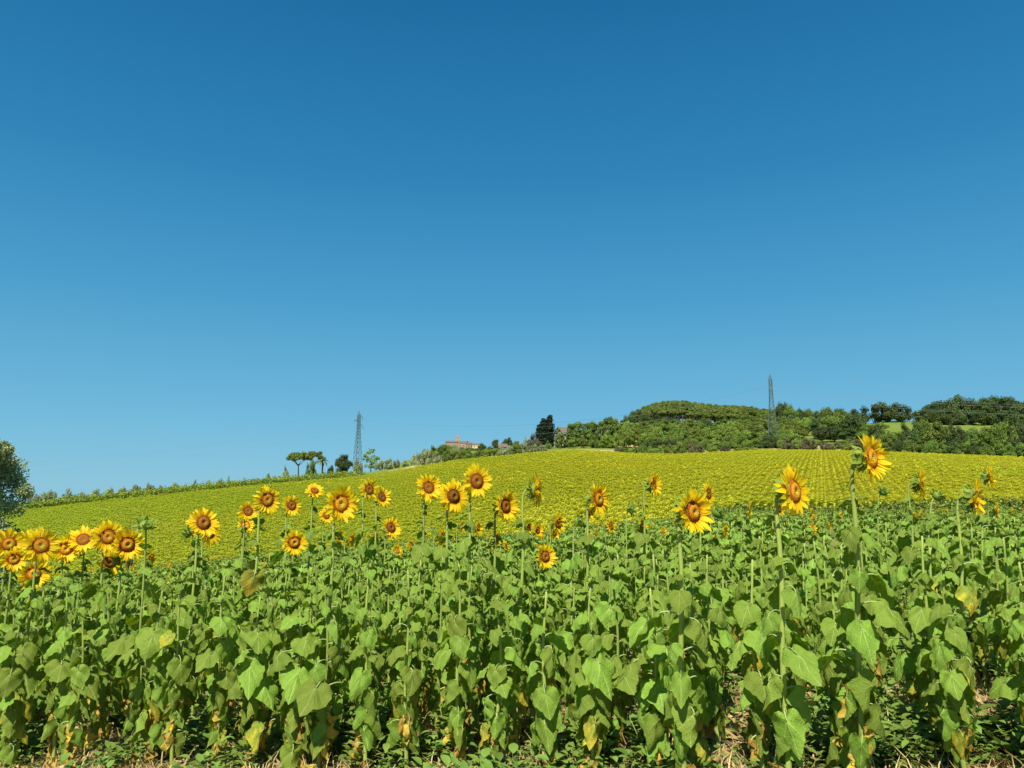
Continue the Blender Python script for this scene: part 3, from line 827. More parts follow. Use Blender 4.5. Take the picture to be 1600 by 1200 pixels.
for i, (px, py, dia, az, el, lab) in enumerate(BUDS):
    sunflower(px, py, dia, R(az), R(el), lab, 'green sunflower buds above the leaves', random.Random(2000 + i), r=7.0 + i % 3, kindh='bud', leaves=12)

# --- leafy plants of the front rows
STEMV = []
for i in range(6):
    q = random.Random(300 + i); a, b = q.uniform(-.04, .04), q.uniform(-.04, .04)
    path = [Vector((a * math.sin(t * 2.4) + .008 * math.sin(t * 9 + i), b * math.sin(t * 2.2) + .008 * math.cos(t * 8 + i), t)) for t in np.linspace(0, 1, 14)]
    STEMV.append((path, MB().tube(path, [0.0155 * (1 - 0.55 * j / 13) for j in range(14)], 8).mesh('stem', M['stem'])))
def leafy(x, y, h, q, label, group, nl, lsize=1.0, dead=3):
    base = Vector((x, y, ground(x, y) - 0.01))
    root = bpy.data.objects.new('leafy_sunflower', None); COL.objects.link(root); root.location = base
    root.empty_display_size = 0.1
    tag(root, label, 'sunflower plant', group)
    pth, me = STEMV[q.randrange(6)]
    link('stem', me, root, None, None, (1, 1, h))
    path = [Vector((p.x, p.y, p.z * h)) for p in pth]
    clothe(root, q, path + [path[-1]] * 6, h, nl, z1=0.95, dead=dead, size=lsize)
    for i in range(3):
        leaf_on(root, q, path[-1] - Vector((0, 0, 0.02 * i)), i * 2.1 + q.uniform(0, 1), 'top', q.uniform(.35, .55), 'leaf')
    if q.random() < 0.6:
        link('bud', BUD[q.randrange(3)], root, path[-1] + Vector((0, 0, 0.02)), (q.uniform(-.6, .6), q.uniform(-.6, .6), 0), q.uniform(.4, .7))
    return root

E0, E1 = Vector((-5.35, 7.15)), Vector((3.55, 4.15))
ED = (E1 - E0).normalized(); EN = Vector((-ED.y, ED.x)); 
if EN.y < 0: EN = -EN
qg = random.Random(11)
spots = []
for row in range(11):
    off = row * 0.52
    s = -4.0
    while s < (E1 - E0).length + 7.0:
        x = E0.x + ED.x * s + EN.x * off; y = E0.y + ED.y * s + EN.y * off
        right = smooth((x - 0.3) / 2.5)
        s += 0.33 * (1 + 0.45 * right) * qg.uniform(.8, 1.25)
        x += qg.uniform(-.06, .06); y += qg.uniform(-.08, .08)
        d = math.hypot(x, y); a = math.atan2(x, y)
        if abs(a) > math.atan(800 / 1200.) + 0.05 / max(1, d / 6): continue
        if any((x - hx) ** 2 + (y - hy) ** 2 < 0.03 for hx, hy in HEROES): continue
        spots.append((row, x, y, right, d))
spots.sort(key=lambda t: t[4])
NIND = 300 - len(FL) - len(BUDS)
NIND = 250
REAR = []
for i, (row, x, y, right, d) in enumerate(spots):
    q = random.Random(5000 + i)
    if i >= NIND: REAR.append((x, y, right)); continue
    # canopy reaches about this height above the ground, lower behind on the right
    h = 1.37 * q.uniform(.84, 1.08)
    if x < -2: h = 1.50 * q.uniform(.86, 1.05)
    if right > 0.3 and row > 0: h = (1.30 - 0.06 * right) * q.uniform(.80, 1.14)
    ppx = az_px(math.atan2(x, y)); gz = ground(x, y)
    for (hpx, hpy, hd, hr) in HEADS:          # the crop never grew over a bloom that shows
        if hd >= 26 and d < hr + .25 and abs(ppx - hpx) < hd * .6 + 200.0 / d:
            h = max(.62, min(h, zlin(ppx, hpy + hd * .62, d) - gz - .05))
    rn = ('front row', 'second row', 'third row', 'fourth row', 'fifth row')[min(row, 4)] if row < 5 else 'rear'
    lab = rn + ' leafy plant without bloom, ' + near_name(az_px(math.atan2(x, y)), FLREF)
    leafy(x, y, h, q, lab, 'leafy sunflower plants of the front row' if row == 0 else 'leafy sunflower plants behind the front row',
          22 if row < 3 else 15, lsize=q.uniform(.85, 1.08) if row == 0 else q.uniform(.8, 1.0), dead=5 if row < 2 else 3)

# --- the rest of the near field: joined low plants, scattered as one mass
def lo_leaf(q, cls):
    if cls == 'top': return make_leaf(q, L=q.uniform(.15, .20), droop=q.uniform(5, 50), up=q.uniform(20, 60), pet=.1, fold=q.uniform(.1, .4), curl=30, rings=2, spokes=10, lo=True)
    if cls == 'mid': return make_leaf(q, L=q.uniform(.19, .25), droop=q.uniform(35, 80), up=q.uniform(20, 50), pet=.15, fold=q.uniform(.1, .5), curl=30, rings=2, spokes=10, lo=True)
    return make_leaf(q, L=q.uniform(.16, .22), droop=q.uniform(70, 95), up=q.uniform(10, 40), pet=.13, fold=q.uniform(.4, .9), curl=10, rings=2, spokes=10, narrow=.9, lo=True)
def plant_source(i, flower):
    q = random.Random(700 + i); mb = MB(); h = 1.2
    mb.tube([(0, 0, 0), (.01, .01, h * .5), (0, 0, h)], [.015, .012, .007], 5, 2, .5)
    az = q.uniform(0, 6)
    for j in range(15):
        t = 0.22 + 0.74 * j / 14; az += 2.4 + q.uniform(-.3, .3)
        cls = 'low' if t < .4 else ('mid' if t < .75 else 'top')
        s = (0.7 + 0.4 * math.sin(math.pi * t)) * q.uniform(.85, 1.1) * (1 if t < .8 else .7)
        mb.add_mb(lo_leaf(q, cls), Matrix.Translation((0, 0, t * h)) @ Matrix.Rotation(math.pi / 2 - az, 4, 'Z') @ Matrix.Rotation(q.uniform(-.2, .2), 4, 'X') @ Matrix.Diagonal((s, s, s, 1)), tint=q.uniform(.1, .9))
    mats = [M['leaf'], M['petiole'], M['stem'], M['bract'], M['petal'], M['disc']]
    if flower:
        n, qt = face_rot(R(q.uniform(105, 140)), R(q.uniform(-10, 25)))
        mt = Matrix.Translation((0, 0, h + .02)) @ qt.to_matrix().to_4x4() @ Matrix.Diagonal((.85, .85, .85, 1))
        mb.add_mb(REC_MB, mt, mi=3); mb.add_mb(BR_MB[0], mt, mi=3)
        mb.add_mb(PETJOIN_MB[i % 5], mt, mi=4)
        mb.add_mb(DISC_MB[i % 4], mt, mi=5)
    else:
        mb.add_mb(BUD_MB[i % 3], Matrix.Translation((0, 0, h)) @ Matrix.Rotation(q.uniform(-.7, .7), 4, 'X') @ Matrix.Diagonal((.7, .7, .7, 1)), mi=3)
    return source('rear_plant_source', mb.mesh('rear_plant', mats))
NSRC = [plant_source(i, False) for i in range(6)] + [plant_source(20 + i, True) for i in range(3)]
P, RO, SC, IX = [], [], [], []
for x, y, right in REAR:
    P.append((x, y, ground(x, y) - .01)); RO.append(rng.uniform(0, 6.28)); s = rng.uniform(.82, 1.05) * (1.16 - 0.12 * right); SC.append((s * .95, s * .95, s)); IX.append(int(rng.integers(0, 6)))
rowdir = R(22); ux, uy = math.sin(rowdir), math.cos(rowdir); vx, vy = uy, -ux
b = -70.0
while b < 75:
    a = -10.0
    while a < 90:
        x = vx * b + ux * a; y = vy * b + uy * a
        a += 0.36 * rng.uniform(.75, 1.3)
        dd = (Vector((x, y)) - E0).dot(EN)
        r = math.hypot(x, y)
        if dd < 5.6 or r > 74 or y < 1: continue
        az = math.atan2(x, y)
        if abs(az) > 0.68: continue
        px = az_px(az)
        if px > 1080 and r > 62 - 4 * math.sin(px / 90.): continue     # weedy strip between the two plots
        if r > 30 and rng.random() < 0.35: continue
        x += rng.uniform(-.07, .07); y += rng.uniform(-.07, .07)
        P.append((x, y, ground(x, y) - .01)); RO.append(rng.uniform(0, 6.28) )
        s = rng.uniform(.80, 1.06) * (1.08 if x < 0 else 1.0); SC.append((s, s, s))
        IX.append(int(rng.integers(0, 6)) if rng.random() > 0.06 else 6 + int(rng.integers(0, 3)))
    b += 0.72
RO = [0.0 if ix >= 6 else ro for ro, ix in zip(RO, IX)]
print('rear plants', len(P))
o = scatter('rear_sunflower_plants', P, RO, SC, IX, NSRC)
tag(o, 'mass of leafy sunflower plants filling the field behind the front rows', 'sunflower field')

# ------------------------------------------------------------------ far hillside field in drilled rows
def far_chunk(i, flower_n):
    q = random.Random(900 + i); mb = MB()
    for kx in range(5):
        cy = -0.75 + 0.3 * kx + q.uniform(-.05, .05) + .15; cx = q.uniform(-.05, .05); h = q.uniform(1.0, 1.2)
        for j in range(38):
            w = q.uniform(0, 6.28); L = q.uniform(.11, .20); z = h * q.uniform(.72, 1.0); r0 = q.uniform(0, .24)
            c0 = Vector((cx + r0 * math.cos(w), cy + r0 * math.sin(w), z)); d = Vector((math.cos(w), math.sin(w), q.uniform(-.45, .12))).normalized()
            sd_ = Vector((-math.sin(w), math.cos(w), 0)) * L * .48
            mb.add([c0, c0 + d * L * .5 + sd_, c0 + d * L, c0 + d * L * .5 - sd_], [(0, 1, 2, 3)], 0, q.uniform(0, 1))
        if kx < flower_n:
            n, qt = face_rot(R(q.uniform(100, 150)), R(q.uniform(0, 30)))
            C0 = Vector((cx, cy, h + .08)); m3 = qt.to_matrix()
            vv = [C0 + m3 @ Vector((.06 * math.cos(t), .06 * math.sin(t), 0)) for t in np.linspace(0, 6.28, 8)[:-1]]
            mb.add(vv, [tuple(range(7))], 1, q.uniform(0, 1))
    return source('far_row_source', mb.mesh('far_row', [M['farleaf'], M['farpetal']], smoothf=False))
FSRC = [far_chunk(i, 0) for i in range(3)] + [far_chunk(10 + i, 2) for i in range(3)] + [far_chunk(20 + i, 5) for i in range(3)]
P, RO, SC, IX = [], [], [], []
from mathutils import noise as mn
b = -190.0
while b < 190:
    a = 20.0
    while a < 260:
        x = vx * b + ux * a; y = vy * b + uy * a
        a += 1.5
        r = math.hypot(x, y)
        if r < 72 or y < 10: continue
        az = math.atan2(x, y)
        if abs(az) > 0.66: continue
        px = az_px(az)
        if r > edge_r(px) - 1: continue
        if px > 1080 and r < 72 - 5 * mn.noise(Vector((px * .02, 0, 0))): continue
        nz = mn.noise(Vector((x * .022, y * .010, 3))) + 0.5 * mn.noise(Vector((x * .09, y * .05, 9)))
        rightness = smooth((px - 350) / 500.0)
        pf = 0.01 + 0.11 * rightness * (0.5 + 1.1 * nz)
        if 780 < px < 1100 and r < 105: pf += 1.5 * smooth((105 - r) / 25)
        if px > 950 and 105 < r < 150: pf += 0.05
        u = rng.random()
        IX.append(int(rng.integers(0, 3)) + (6 if u < pf * .45 else (3 if u < pf * 1.4 else 0)))
        P.append((x, y, ground(x, y) - .03)); RO.append(-rowdir); s = rng.uniform(.85, 1.1); SC.append((s * 1.2, 1.04, s * rng.uniform(.92, 1.06)))
    b += 0.80
print('far chunks', len(P))
o = scatter('far_sunflower_rows', P, RO, SC, IX, FSRC)
tag(o, 'hillside sunflower field in long drilled rows, yellow green from afar', 'sunflower field')

# ------------------------------------------------------------------ trees
def crown_mb(q, kind):
    """unit-height tree crown (tree stands on z=0, top at z=1, half width about w)"""
    mb = MB(); cl = []
    if kind == 'round':
        for i in range(34):
            u, w = q.uniform(-1, 1), q.uniform(0, 6.28); rr = q.uniform(.25, 1) ** .6
            s = math.sqrt(1 - u * u) * rr
            cl.append((s * math.cos(w) * .37, s * math.sin(w) * .37, .50 + u * rr * .37, q.uniform(.11, .18)))
    elif kind == 'bush':
        for i in range(24):
            w = q.uniform(0, 6.28); rr = math.sqrt(q.random())
            cl.append((rr * math.cos(w) * .50, rr * math.sin(w) * .42, .12 + q.uniform(0, .66) * (1 - rr * rr * .75), q.uniform(.14, .22)))
    elif kind == 'tall':
        for i in range(38):
            z = .05 + .86 * i / 37; w = q.uniform(0, 6.28); rad = .16 * math.sin(math.pi * min(1, (z * .8 + .2))) ** .6
            cl.append((rad * math.cos(w), rad * math.sin(w), z, q.uniform(.075, .115)))
    elif kind == 'cypress':
        for i in range(34):
            z = 0.06 + .88 * i / 33; rad = .085 * math.sin(math.pi * (0.16 + .80 * z)) ** .8; w = q.uniform(0, 6.28)
            cl.append((rad * .35 * math.cos(w), rad * .35 * math.sin(w), z, .022 + rad * .80))
    elif kind == 'umbrella':
        for i in range(30):
            w = q.uniform(0, 6.28); rr = math.sqrt(q.random())
            cl.append((rr * math.cos(w) * .50, rr * math.sin(w) * .50, .66 + .20 * (1 - rr * rr) + q.uniform(-.05, .03), q.uniform(.085, .13)))
    elif kind == 'loose':
        for i in range(30):
            u, w = q.uniform(-1, 1), q.uniform(0, 6.28); rr = q.uniform(.2, 1) ** .5; s = math.sqrt(1 - u * u) * rr
            cl.append((s * math.cos(w) * .34, s * math.sin(w) * .34, .55 + u * rr * .42, q.uniform(.055, .10)))
    nq = {'round': 190, 'bush': 190, 'tall': 120, 'cypress': 130, 'umbrella': 180, 'loose': 100}[kind]
    ls = {'round': .026, 'bush': .033, 'tall': .025, 'cypress': .018, 'umbrella': .022, 'loose': .024}[kind]
    V = []; F = []; T = []
    for (cx, cy, cz, cr) in cl:
        ct = q.uniform(.1, .9)
        fl = .55 if kind == 'umbrella' else .85
        for j in range(nq):
            u, w = q.uniform(-1, 1), q.uniform(0, 6.28); s = math.sqrt(1 - u * u); rr = cr * (q.uniform(.55, 1.05))
            n = Vector((s * math.cos(w), s * math.sin(w), u))
            c0 = Vector((cx, cy, cz)) + Vector((n.x * rr, n.y * rr, n.z * rr * fl))
            d = (n + Vector((q.uniform(-.9, .9), q.uniform(-.9, .9), q.uniform(-.9, .9)))).normalized()
            e = d.cross(Vector((q.uniform(-1, 1), q.uniform(-1, 1), q.uniform(-1, 1)))).normalized(); g_ = d.cross(e); L = ls * q.uniform(.5, 1.2)
            o = len(V); V += [c0 + e * L, c0 + g_ * L * .6, c0 - e * L, c0 - g_ * L * .6]; F.append((o, o + 1, o + 2, o + 3)); T += [min(1, max(0, ct + q.uniform(-.25, .25)))] * 4
    zt_ = sorted(v.z for v in V)[int(len(V) * .985)]; V = [Vector((v.x, v.y, v.z / zt_)) for v in V]
    cl = [(a, b, c / zt_, d) for a, b, c, d in cl]
    mb.add(V, F, 0, T)
    # dense inner mass of each clump
    if kind != 'loose':
        for (cx, cy, cz, cr) in cl:
            rr = cr * .62; N = 6; vv = [(cx, cy, cz - rr * .8)]
            for a_ in (-.5, .5):
                for j in range(N): vv.append((cx + rr * math.cos(j * 1.047 + a_) * q.uniform(.8, 1.1), cy + rr * math.sin(j * 1.047 + a_) * q.uniform(.8, 1.1), cz + rr * a_ * (.6 if kind == 'umbrella' else 1)))
            vv.append((cx, cy, cz + rr * .8 * (.6 if kind == 'umbrella' else 1)))
            ff = [(0, 1 + (j + 1) % N, 1 + j) for j in range(N)] + [(1 + j, 1 + (j + 1) % N, 7 + (j + 1) % N, 7 + j) for j in range(N)] + [(13, 7 + j, 7 + (j + 1) % N) for j in range(N)]
            mb.add(vv, ff, 0, .2)
    return mb
def trunk_mb(q, kind):
    mb = MB()
    if kind == 'umbrella':
        lean = q.uniform(-.06, .06)
        mb.tube([(0, 0, -.05), (lean * .5, 0, .35), (lean, 0, .62)], [.03, .024, .02], 6)
        for i in range(6):
            w = i * 1.05 + q.uniform(-.3, .3); mb.tube([(lean, 0, .55), (lean + .16 * math.cos(w), .16 * math.sin(w), .67), (lean + .33 * math.cos(w), .33 * math.sin(w), .76)], [.014, .010, .005], 4)
    elif kind in ('cypress',): mb.tube([(0, 0, -.05), (0, 0, .5)], [.02, .01], 5)
    elif kind == 'bush':
        for i in range(4):
            w = i * 1.6; mb.tube([(0.03 * math.cos(w), .03 * math.sin(w), -.05), (.15 * math.cos(w), .15 * math.sin(w), .4)], [.02, .008], 4)
    else:
        mb.tube([(0, 0, -.05), (.01, 0, .3), (0, .01, .7)], [.028, .022, .008], 6)
        for i in range(6):
            w = i * 1.1; z = .25 + i * .06; mb.tube([(0, 0, z), (.13 * math.cos(w), .13 * math.sin(w), z + .12), (.24 * math.cos(w), .24 * math.sin(w), z + .2)], [.013, .009, .004], 4)
    return mb
CR, TK = {}, {}
KINDS = {'oak': ('round', 'oak', 'bark'), 'broad': ('round', 'broad', 'palebark'), 'light': ('round', 'light', 'palebark'),
         'bush': ('bush', 'broad', 'bark'), 'lightbush': ('bush', 'light', 'bark'), 'darkbush': ('bush', 'oak', 'bark'), 'olive': ('bush', 'olive', 'bark'),
         'brownbush': ('bush', 'brownbush', 'bark'), 'poplar': ('tall', 'broad', 'palebark'), 'cypress': ('cypress', 'cypress', 'bark'),
         'pine': ('umbrella', 'pine', 'bark'), 'loose': ('loose', 'light', 'palebark')}
shapes = {}
for kn, (sh, mt, bk) in KINDS.items():
    if sh not in shapes:
        shapes[sh] = [(crown_mb(random.Random(hash_ * 7 + len(sh)), sh), trunk_mb(random.Random(hash_), sh)) for hash_ in (1, 2, 3)]
    CR[kn] = [a.mesh('crown', M[mt], smoothf=False) for a, _ in shapes[sh]]
    TK[kn] = [b_.mesh('trunk', M[bk]) for _, b_ in shapes[sh]]
NAMES = {'oak': 'oak_tree', 'broad': 'broadleaf_tree', 'light': 'young_tree', 'bush': 'bush', 'lightbush': 'bush', 'darkbush': 'bush', 'olive': 'olive_tree',
         'brownbush': 'bush', 'poplar': 'poplar_tree', 'cypress': 'cypress_tree', 'pine': 'stone_pine', 'loose': 'birch_tree'}
WID = {'round': .80, 'bush': 1.15, 'tall': .45, 'cypress': .22, 'umbrella': 1.14, 'loose': .76}
qt_ = random.Random(77)
def tree(kind, px, ytop, r, wpx, label, group=None, ymin=None, sink=0.0):
    b_ = pt(px, r); top = at_range(px, ytop, r).z; h = max(top - b_.z + sink, 1.0)
    if ymin is not None:                      # crown hangs only down to this height: raise the foot
        zb = at_range(px, ymin, r).z; b_.z = max(b_.z, zb); h = top - b_.z
    w = wpx / 1200.0 * r; v = qt_.randrange(3)
    root = bpy.data.objects.new(NAMES[kind], None); COL.objects.link(root); root.location = b_ - Vector((0, 0, sink * .0)); root.rotation_euler = (0, 0, qt_.uniform(0, 6.28))
    sw = w / WID[KINDS[kind][0]]
    root.scale = (sw, sw, h)
    if group and group.startswith(('trees', 'hedge', 'oaks of', 'row of', 'scrub', 'dark oaks', 'stone pines of', 'bushes', 'olive', 'distant', 'green bushes')):
        for a_, b__ in ((' standing out of', ' by'), ('the broadleaf belt below the pine hill', 'the broadleaf belt'), ('the hedge along the right end of the field', 'the right hedge'), ('the large grove on the right skyline', 'the skyline grove'), ('the hedge at the top edge of the field', 'the top hedge')): label = label.replace(a_, b__)
        label = ' '.join(label.split()[:8]) if len(label.split()) > 9 else label
        while label.split()[-1] in ('the', 'of', 'a', 'in', 'on', 'at', 'left', 'right', 'below', 'between', 'above', 'and', 'to', 'under'): label = ' '.join(label.split()[:-1])
        label = label.rstrip(',') + ', ' + near_name(px, TRREF)
    tag(root, label, 'bush' if 'bush' in kind else 'tree', group)
    link('crown', CR[kind][v], root); link('trunk', TK[kind][v], root)
    return root

# the big grey-green tree at the left edge
def big_tree():
    q = random.Random(5); b_ = pt(2, 42); root = bpy.data.objects.new('willow_tree', None); COL.objects.link(root); root.location = b_
    tag(root, 'tall grey green tree cut by the left border of the photo', 'tree')
    top = at_range(0, 678, 42).z - b_.z; V = []; F = []; T = []; cl = []
    for i in range(95):
        z = q.uniform(.08, .93); w = q.uniform(0, 6.28); rad = 2.15 * math.sin(math.pi * min(.97, .22 + z * .68)) ** .6 * math.sqrt(q.random())
        cl.append((rad * math.cos(w) - 1.2, rad * math.sin(w), z * top, q.uniform(.35, .6)))
    for (cx, cy, cz, cr) in cl:
        ct = q.uniform(.1, .9)
        for j in range(420):
            u, w = q.uniform(-1, 1), q.uniform(0, 6.28); s = math.sqrt(1 - u * u); rr = cr * q.random() ** .45 * 1.1
            c0 = Vector((cx + s * math.cos(w) * rr, cy + s * math.sin(w) * rr, cz + u * rr * 1.1))
            e = Vector((q.uniform(-1, 1), q.uniform(-1, 1), q.uniform(-.4, 1))).normalized(); g_ = e.cross(Vector((q.uniform(-1, 1), q.uniform(-1, 1), q.uniform(-1, 1)))).normalized()
            L = q.uniform(.06, .11); o = len(V); V += [c0 + e * L, c0 + g_ * L * .4, c0 - e * L, c0 - g_ * L * .4]; F.append((o, o + 1, o + 2, o + 3)); T += [min(1, max(0, ct + q.uniform(-.3, .3)))] * 4
    link('crown', mesh_np('crown', V, np.array(F), M['olive'], tint=T, smoothf=False), root)
    mb = MB(); mb.tube([(-.4, 0, -.1), (-.45, 0, top * .4), (-.5, 0, top * .8)], [.18, .13, .04], 8)
    for (cx, cy, cz, cr) in cl[::3]: mb.tube([(-.45, 0, max(.4, cz - 1.2)), (cx * .6 - .15, cy * .6, cz - .4), (cx, cy, cz)], [.05, .03, .012], 5)
    link('trunk', mb.mesh('trunk', M['bark']), root)
big_tree()

# left ridge: olives over the vine rows
for i, (px, y, w) in enumerate([(52, 770, 14), (66, 772, 16), (80, 769, 18), (103, 767, 22), (124, 771, 16), (150, 766, 22), (170, 764, 14), (190, 763, 14), (211, 759, 17), (234, 757, 14),
                   (250, 759, 9), (271, 755, 13), (287, 757, 9), (305, 752, 12), (324, 751, 9), (342, 749, 10), (356, 746, 7), (418, 741, 8)]):
    tree('olive', px, y, edge_r(px) + 28, w, 'small grey green olive tree on the left skyline above the vine row', 'olive trees on the left skyline')
lab_pine = ['left one of two umbrella stone pines on the left skyline', 'right one of two umbrella stone pines on the left skyline']
tree('pine', 465, 707, 300, 38, lab_pine[0], 'stone pines on the left skyline')
tree('pine', 489, 706, 303, 34, lab_pine[1], 'stone pines on the left skyline')
tree('olive', 445, 730, 290, 12, 'thin low shrub left of the two umbrella pines')
tree('bush', 484, 722, 285, 15, 'green bush under the right umbrella pine')
tree('darkbush', 515, 728, 290, 10, 'low dark bush between the palm and the round bluish tree')
tree('oak', 535, 712, 270, 24, 'round bluish green tree left of the left pylon')
tree('olive', 558, 720, 262, 14, 'small grey tree at the foot of the left pylon')
tree('loose', 578, 702, 262, 27, 'loose pale green tree right of the left pylon')
tree('olive', 592, 720, 258, 16, 'grey green bush right of the loose pale tree')
for i, (px, y, w) in enumerate([(605, 718, 17), (618, 719, 13), (632, 720, 12), (648, 712, 15), (655, 718, 12)]):
    tree('olive', px, y, 250, w, 'grey green olive tree on the straw bank left of the hamlet', 'olive trees on the straw bank')
# palm
def palm():
    b_ = pt(502, 280); root = bpy.data.objects.new('palm_tree', None); COL.objects.link(root); root.location = b_
    tag(root, 'small palm with arching fronds right of the umbrella pines', 'tree'); hgt = at_range(502, 722, 280).z - b_.z
    link('trunk', MB().tube([(0, 0, -.2), (0, 0, hgt)], [.35, .28], 7).mesh('trunk', M['bark']), root)
    mb = MB(); q = random.Random(4)
    for i in range(22):
        w = i * 2.4; e = q.uniform(.0, 1.1); L = q.uniform(2.2, 3.2); pr = Vector((0, 0, hgt)); a = e
        sd_ = Vector((-math.sin(w), math.cos(w), 0)); pts = []
        for j in range(6):
            pts.append((pr - sd_ * .28 * math.sin(.5 + j * .48), pr + sd_ * .28 * math.sin(.5 + j * .48), pr + Vector((0, 0, .08))))
            pr = pr + Vector((math.cos(w) * math.cos(a), math.sin(w) * math.cos(a), math.sin(a))) * L / 5; a -= .42
        vv = [p for t3 in pts for p in (t3[0], t3[2], t3[1])]; ff = []
        for j in range(5):
            for s in (0, 1): ff.append((j * 3 + s, j * 3 + s + 1, j * 3 + s + 4, j * 3 + s + 3))
        mb.add(vv, ff, 0, q.uniform(.2, .9))
    link('fronds', mb.mesh('fronds', M['broad']), root)['kind'] = 'stuff'
palm()
# vine rows on the left skyline
def vine_row(px0, px1, dr, hgt, label, seed):
    q = random.Random(seed); V = []; F = []; T = []; px = px0; c0 = pt(px0, edge_r(px0) + dr)
    prev = None
    steps = int((px1 - px0) / 1.6)
    for i in range(steps + 1):
        px = px0 + (px1 - px0) * i / steps; p = pt(px, edge_r(px) + dr); hh = hgt * (0.85 + .25 * math.sin(i * .9) * q.random()) * (1 if px < 560 else .8)
        ct = q.uniform(.1, .9)
        for j in range(50):
            c = p + Vector((q.gauss(0, .35), q.gauss(0, .35), q.uniform(.1, 1) * hh)) - c0
            e = Vector((q.uniform(-1, 1), q.uniform(-1, 1), q.uniform(-1, 1))).normalized(); g_ = e.cross(Vector((q.uniform(-1, 1), q.uniform(-1, 1), q.uniform(-1, 1)))).normalized()
            L = q.uniform(.09, .17); o = len(V); V += [c + e * L, c + g_ * L, c - e * L, c - g_ * L]; F.append((o, o + 1, o + 2, o + 3)); T += [min(1, max(0, ct + q.uniform(-.3, .3)))] * 4
    o = link('vine_row', mesh_np('vine_row', V, np.array(F), M['vine'], tint=T, smoothf=False)); o.location = c0
    tag(o, label, 'vine row', 'vine rows along the left crest')
vine_row(40, 572, 2.5, 2.3, 'nearest low green vine row running down the left crest to the big tree', 1)
vine_row(42, 560, 6.5, 2.4, 'second vine row just behind the nearest along the left crest', 2)
vine_row(44, 540, 11, 2.6, 'third vine row farthest back on the left crest below the olives', 3)
# shrubs round the hamlet
for (px, y, w, r0) in [(668, 703, 16, 800), (680, 700, 18, 820), (694, 697, 18, 840), (706, 697, 14, 850), (720, 699, 14, 850), (734, 700, 14, 850), (748, 701, 14, 850), (700, 702, 20, 700), (716, 704, 20, 700), (732, 704, 20, 700), (748, 704, 20, 700), (762, 702, 18, 700), (684, 706, 20, 600), (700, 707, 20, 600), (716, 708, 22, 600), (734, 708, 22, 600), (752, 707, 22, 600), (770, 706, 20, 600), (668, 709, 18, 600)]:
    tree(qt_.choice(['bush', 'olive', 'lightbush']), px, y, r0, w, 'distant bush on the slope under the walls of the stone hamlet', 'distant bushes under the hamlet walls')
GB = 'green bushes below the hilltop hamlet'
for (px, y, w, kd) in [(664, 704, 20, 'bush'), (678, 699, 24, 'bush'), (692, 696, 24, 'broad'), (704, 697, 20, 'lightbush'), (712, 696, 14, 'olive')]:
    tree(kd, px, y, 290, w, 'deep green bush left of the stone hamlet on the skyline', GB)
for i in range(16):
    px = 658 + i * 12.5; tree(qt_.choice(['olive', 'olive', 'lightbush', 'bush']), px, 709 - i * .9 + qt_.uniform(-3, 1), edge_r(px) + 12, qt_.uniform(17, 24), 'low grey green bush in the hedge at the top edge of the field', 'hedge bushes along the top edge of the field')
for (px, y, w, kd) in [(752, 694, 14, 'oak'), (765, 698, 14, 'light'), (775, 688, 15, 'oak'), (790, 687, 14, 'oak'), (796, 685, 10, 'oak'), (808, 690, 14, 'light'), (762, 701, 18, 'lightbush'), (785, 699, 20, 'bush'), (818, 694, 14, 'bush'), (800, 698, 20, 'lightbush'), (835, 697, 16, 'bush')]:
    tree(kd, px, y, 275, w, 'green tree between the hamlet and the cypresses on the skyline', 'trees between the hamlet and the cypresses')
tree('brownbush', 836, 681, 262, 26, 'round brownish grey bush left of the dark cypresses')
tree('olive', 820, 684, 266, 10, 'thin grey shrub left of the round brownish bush')
tree('cypress', 850, 655, 268, 17, 'left pointed dark cypress of the pair beside the farmhouse', 'dark cypresses beside the farmhouse')
tree('cypress', 860, 650, 268, 18, 'right taller dark cypress of the pair beside the farmhouse', 'dark cypresses beside the farmhouse')
tree('cypress', 844, 664, 270, 18, 'shortest dark cypress at the left of the pair by the farmhouse', 'dark cypresses beside the farmhouse')
tree('darkbush', 855, 668, 269, 22, 'dark evergreen mass at the foot of the cypresses')
tree('bush', 858, 690, 260, 12, 'small green bush on the straw bank right of the brownish bush')
tree('poplar', 873, 671, 262, 10, 'slim green tree standing before the farmhouse roof')
tree('bush', 888, 688, 258, 10, 'small bush before the farmhouse wall')
tree('poplar', 879, 680, 257, 12, 'low slim tree hiding the left half of the farmhouse wall')
tree('poplar', 892, 671, 259, 13, 'slim tree touching the pale gable of the farmhouse')
GP = 'row of upright green trees right of the farmhouse'
for i, (px, y, w) in enumerate([(894, 664, 13), (901, 661, 14), (909, 661, 14), (918, 662, 13), (926, 660, 13), (934, 663, 12), (943, 660, 13), (952, 653, 18), (962, 656, 14), (972, 662, 14)]):
    tree('poplar', px, y, 262 + i % 3, w * 1.25, 'upright mid green tree in the close row right of the farmhouse', GP)
for (px, y, w) in [(896, 684, 16), (912, 686, 16), (930, 682, 18), (950, 680, 20), (968, 678, 20), (984, 672, 20), (975, 664, 14), (940, 690, 18), (958, 690, 18)]:
    tree(qt_.choice(['bush', 'lightbush', 'light']), px, y, 252, w, 'green bush at the feet of the upright trees', 'bushes at the feet of the upright trees')
tree('cypress', 938, 660, 275, 4, 'thin dark tree tip rising behind the upright row')
for (px, y) in [(975, 658), (981, 659), (988, 656)]:
    tree('cypress', px, y, 300, 5, 'small pointed conifer tip left of the pine hill', 'pointed conifer tips left of the pine hill')
